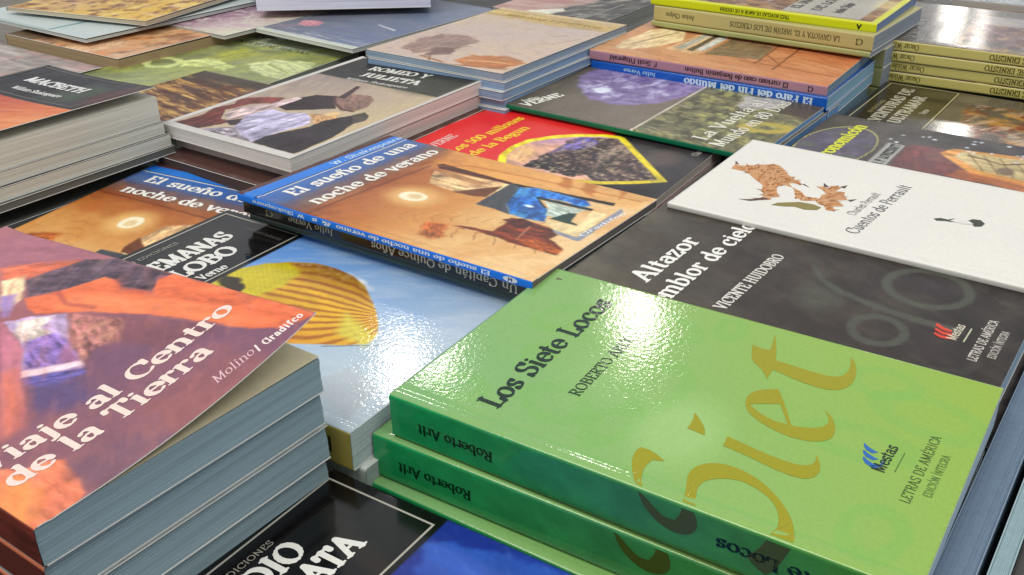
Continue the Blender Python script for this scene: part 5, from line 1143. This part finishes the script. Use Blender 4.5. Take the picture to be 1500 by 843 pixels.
def fla_art(A):
    A.grad((0, 150), (130, 180), [(0, (116, 116, 128)), (.5, (112, 124, 146)), (1, (120, 130, 160))]); A.mottle(30, 16, (136, 140, 150), .46, .7, .5)
    A.rect(-5, 192, 140, 206, (206, 212, 196), 2.0, 1)
    A.poly([(12, 150), (24, 142), (34, 146), (40, 158), (30, 166), (18, 164)], (216, 150, 160), 1.5, 2)
    A.line([(18, 164), (10, 182)], 1.2, (200, 140, 150), 1); A.line([(24, 166), (18, 186)], 1.2, (200, 140, 150), 1); A.mottle(14, 2, (206, 210, 216), .55, .68, .7, 0, np.clip((A.t - 172) / 8, 0, 1))
    A.line([(84, 120), (112, 128)], 3, (206, 208, 214), 1.5, 1.5)
fl = Book('paperback_book', POSE['FLA'], 'slate blue cover with a pink flamingo, below the tall lavender pile', None, fla_art, M_SATIN, (100, 110, 130), None, (206, 210, 200), res=1.3, seed=176, warp=.3)
fl.text('title_lettering', 'AVES DEL SUR', (56, 158), (112, 158), 7, (146, 150, 190), 'book', False)
fl.text('author_lettering', 'guía de campo', (56, 172), (106, 172), 7, (146, 150, 190), 'book', False)
def shk_art(A):
    A.grad((0, 100), (120, 190), [(0, (96, 78, 60)), (.5, (150, 88, 56)), (1, (84, 72, 60))])
    A.mottle(14, 20, (176, 110, 72), .48, .66, .8, 20); A.mottle(9, 9, (44, 36, 32), .52, .66, .8); A.ell(66, 166, 30, 10, (196, 112, 66), 6, -20, 3, op=.7); A.line([(10, 186), (50, 170)], 2.5, (222, 196, 170), 1.5, 1)
    A.poly([(-5, -5), (140, -5), (140, 154), (-5, 154)], (46, 44, 42), 1.2)
sh = Book('paperback_book', POSE['SHK'], 'dark titled drama cover with white lettering at the top, left of the harbour painting', None, shk_art, M_SATIN, (50, 46, 44), None, (170, 160, 140), res=1.3, seed=177)
sh.text('author_lettering', 'WILLIAM SHAKESPEARE', (10, 133), (114, 132), 7.5, (222, 222, 218), 'black')
sh.text('title_lettering', 'Sueño de Otoño', (22, 148), (108, 148), 7, (222, 222, 218), 'bold')
def bhd_art(A):
    A.grad((0, 150), (130, 180), [(0, (204, 170, 160)), (.4, (196, 166, 150)), (1, (110, 108, 100))])
    A.mottle(30, 8, (170, 112, 110), .48, .64, .8, -20)
    A.poly([(40, 205), (60, 180), (84, 120), (110, 90), (140, 90), (140, 205)], (84, 80, 72), 6, 6); A.mottle(10, 12, (44, 42, 40), .48, .62, .9, 0, np.clip((A.s - 60) / 20, 0, 1)); A.mottle(9, 16, (170, 168, 158), .55, .66, .8, 30, np.clip((A.s - 50) / 20, 0, 1))
    A.poly([(40, 196), (64, 170), (74, 176), (66, 205), (40, 205)], (232, 228, 206), 3, 3); A.line([(108, 120), (104, 200)], 2, (150, 150, 140), 1.5, 1)
Book('paperback_book', POSE['BHD'], 'cover painted with a dark cloaked figure, behind the harbour painting', None, bhd_art, M_SATIN, (90, 84, 78), None, (170, 168, 160), res=1.3, seed=178)
# tall lavender white pile, turned, seen by its long edges
LV = (222, 223, 240)
for k in range(3):
    Book('hardback_book', (-.275 + .004 * k, 1.262 - .003 * k, .10 + .004 * (k == 1) * 0, .131 + .026 * k, .17, .262, .0258, 0, 0)[:3] + (.1375 + .0262 * k, .17, .262, .0258, 0, 0),
         ['lowest thick lavender white book of the tall pile at the top edge', 'middle thick lavender white book of the tall pile', 'upper thick lavender white book of the tall pile'][k], 'thick lavender white books at the top edge', lambda A: A.fill((238, 238, 242)), M_SATIN, LV, None, LV, res=8, seed=181 + k)

# ================================================================== covers at the frame's far corners
def grey_art(A):
    A.grad((0, 0), (130, 200), [(0, (150, 140, 134)), (1, (186, 172, 160))]); A.mottle(24, 8, (206, 150, 150), .5, .68, .7, -10); A.mottle(12, 20, (110, 104, 100), .52, .7, .7, 20); A.mottle(30, 6, (216, 210, 200), .54, .7, .7)
def warm_art(A):
    A.grad((0, 0), (130, 200), [(0, (196, 150, 106)), (1, (150, 120, 104))]); A.mottle(14, 20, (226, 190, 140), .5, .66, .8, 20); A.mottle(10, 12, (96, 66, 56), .52, .68, .8); A.rect(-5, -5, 170, 50, (70, 66, 62), 1)
def cool_art(A):
    A.grad((0, 0), (130, 200), [(0, (196, 200, 198)), (1, (150, 160, 168))]); A.mottle(20, 14, (120, 130, 140), .5, .7, .6); A.rect(20, 20, 110, 60, (210, 204, 190), 1)
Book('paperback_book', POSE['GRY'], 'grey cover with pinkish cloudy picture at the left edge behind the black tragedy', None, grey_art, M_SATIN, (150, 146, 140), None, (190, 186, 176), res=1.4, seed=201, warp=1.)
Book('paperback_book', POSE['FR1'], 'grey and silver cover at the top right corner behind the comedies', None, cool_art, M_SATIN, (170, 168, 160), None, (190, 190, 186), res=1.6, seed=202, warp=.8)
Book('paperback_book', POSE['FR2'], 'brown picture cover at the top edge between the yellow and olive spines', None, warm_art, M_SATIN, (120, 110, 100), None, (190, 190, 186), res=1.6, seed=203, warp=.8)
Book('paperback_book', POSE['FL1'], 'warm picture cover at the far top left corner behind the pale blue one', None, warm_art, M_SATIN, (120, 110, 100), None, (190, 190, 186), res=1.6, seed=204, warp=.8)
for key in ('GRY', 'FR1', 'FR2', 'FL1', 'ORA', 'SHK', 'BHD'):
    w_ = {'GRY': 'grey cloudy cover at the left edge', 'FR1': 'silver cover at the top right corner', 'FR2': 'brown cover at the top edge', 'FL1': 'warm cover at the far top left', 'ORA': 'desert painting book', 'SHK': 'dark titled drama', 'BHD': 'cloaked figure cover'}[key]
    for k in range(2):
        Book('paperback_book', under(key, POSE[key][6] + .0002 + k * .0302, .03, .004, .004), ['thick book right below the ', 'second thick book below the '][k] + w_, None, lambda A: A.fill((110, 106, 100)), M_SATIN, (96, 92, 88), None, (184, 178, 166), res=10, seed=210 + k)
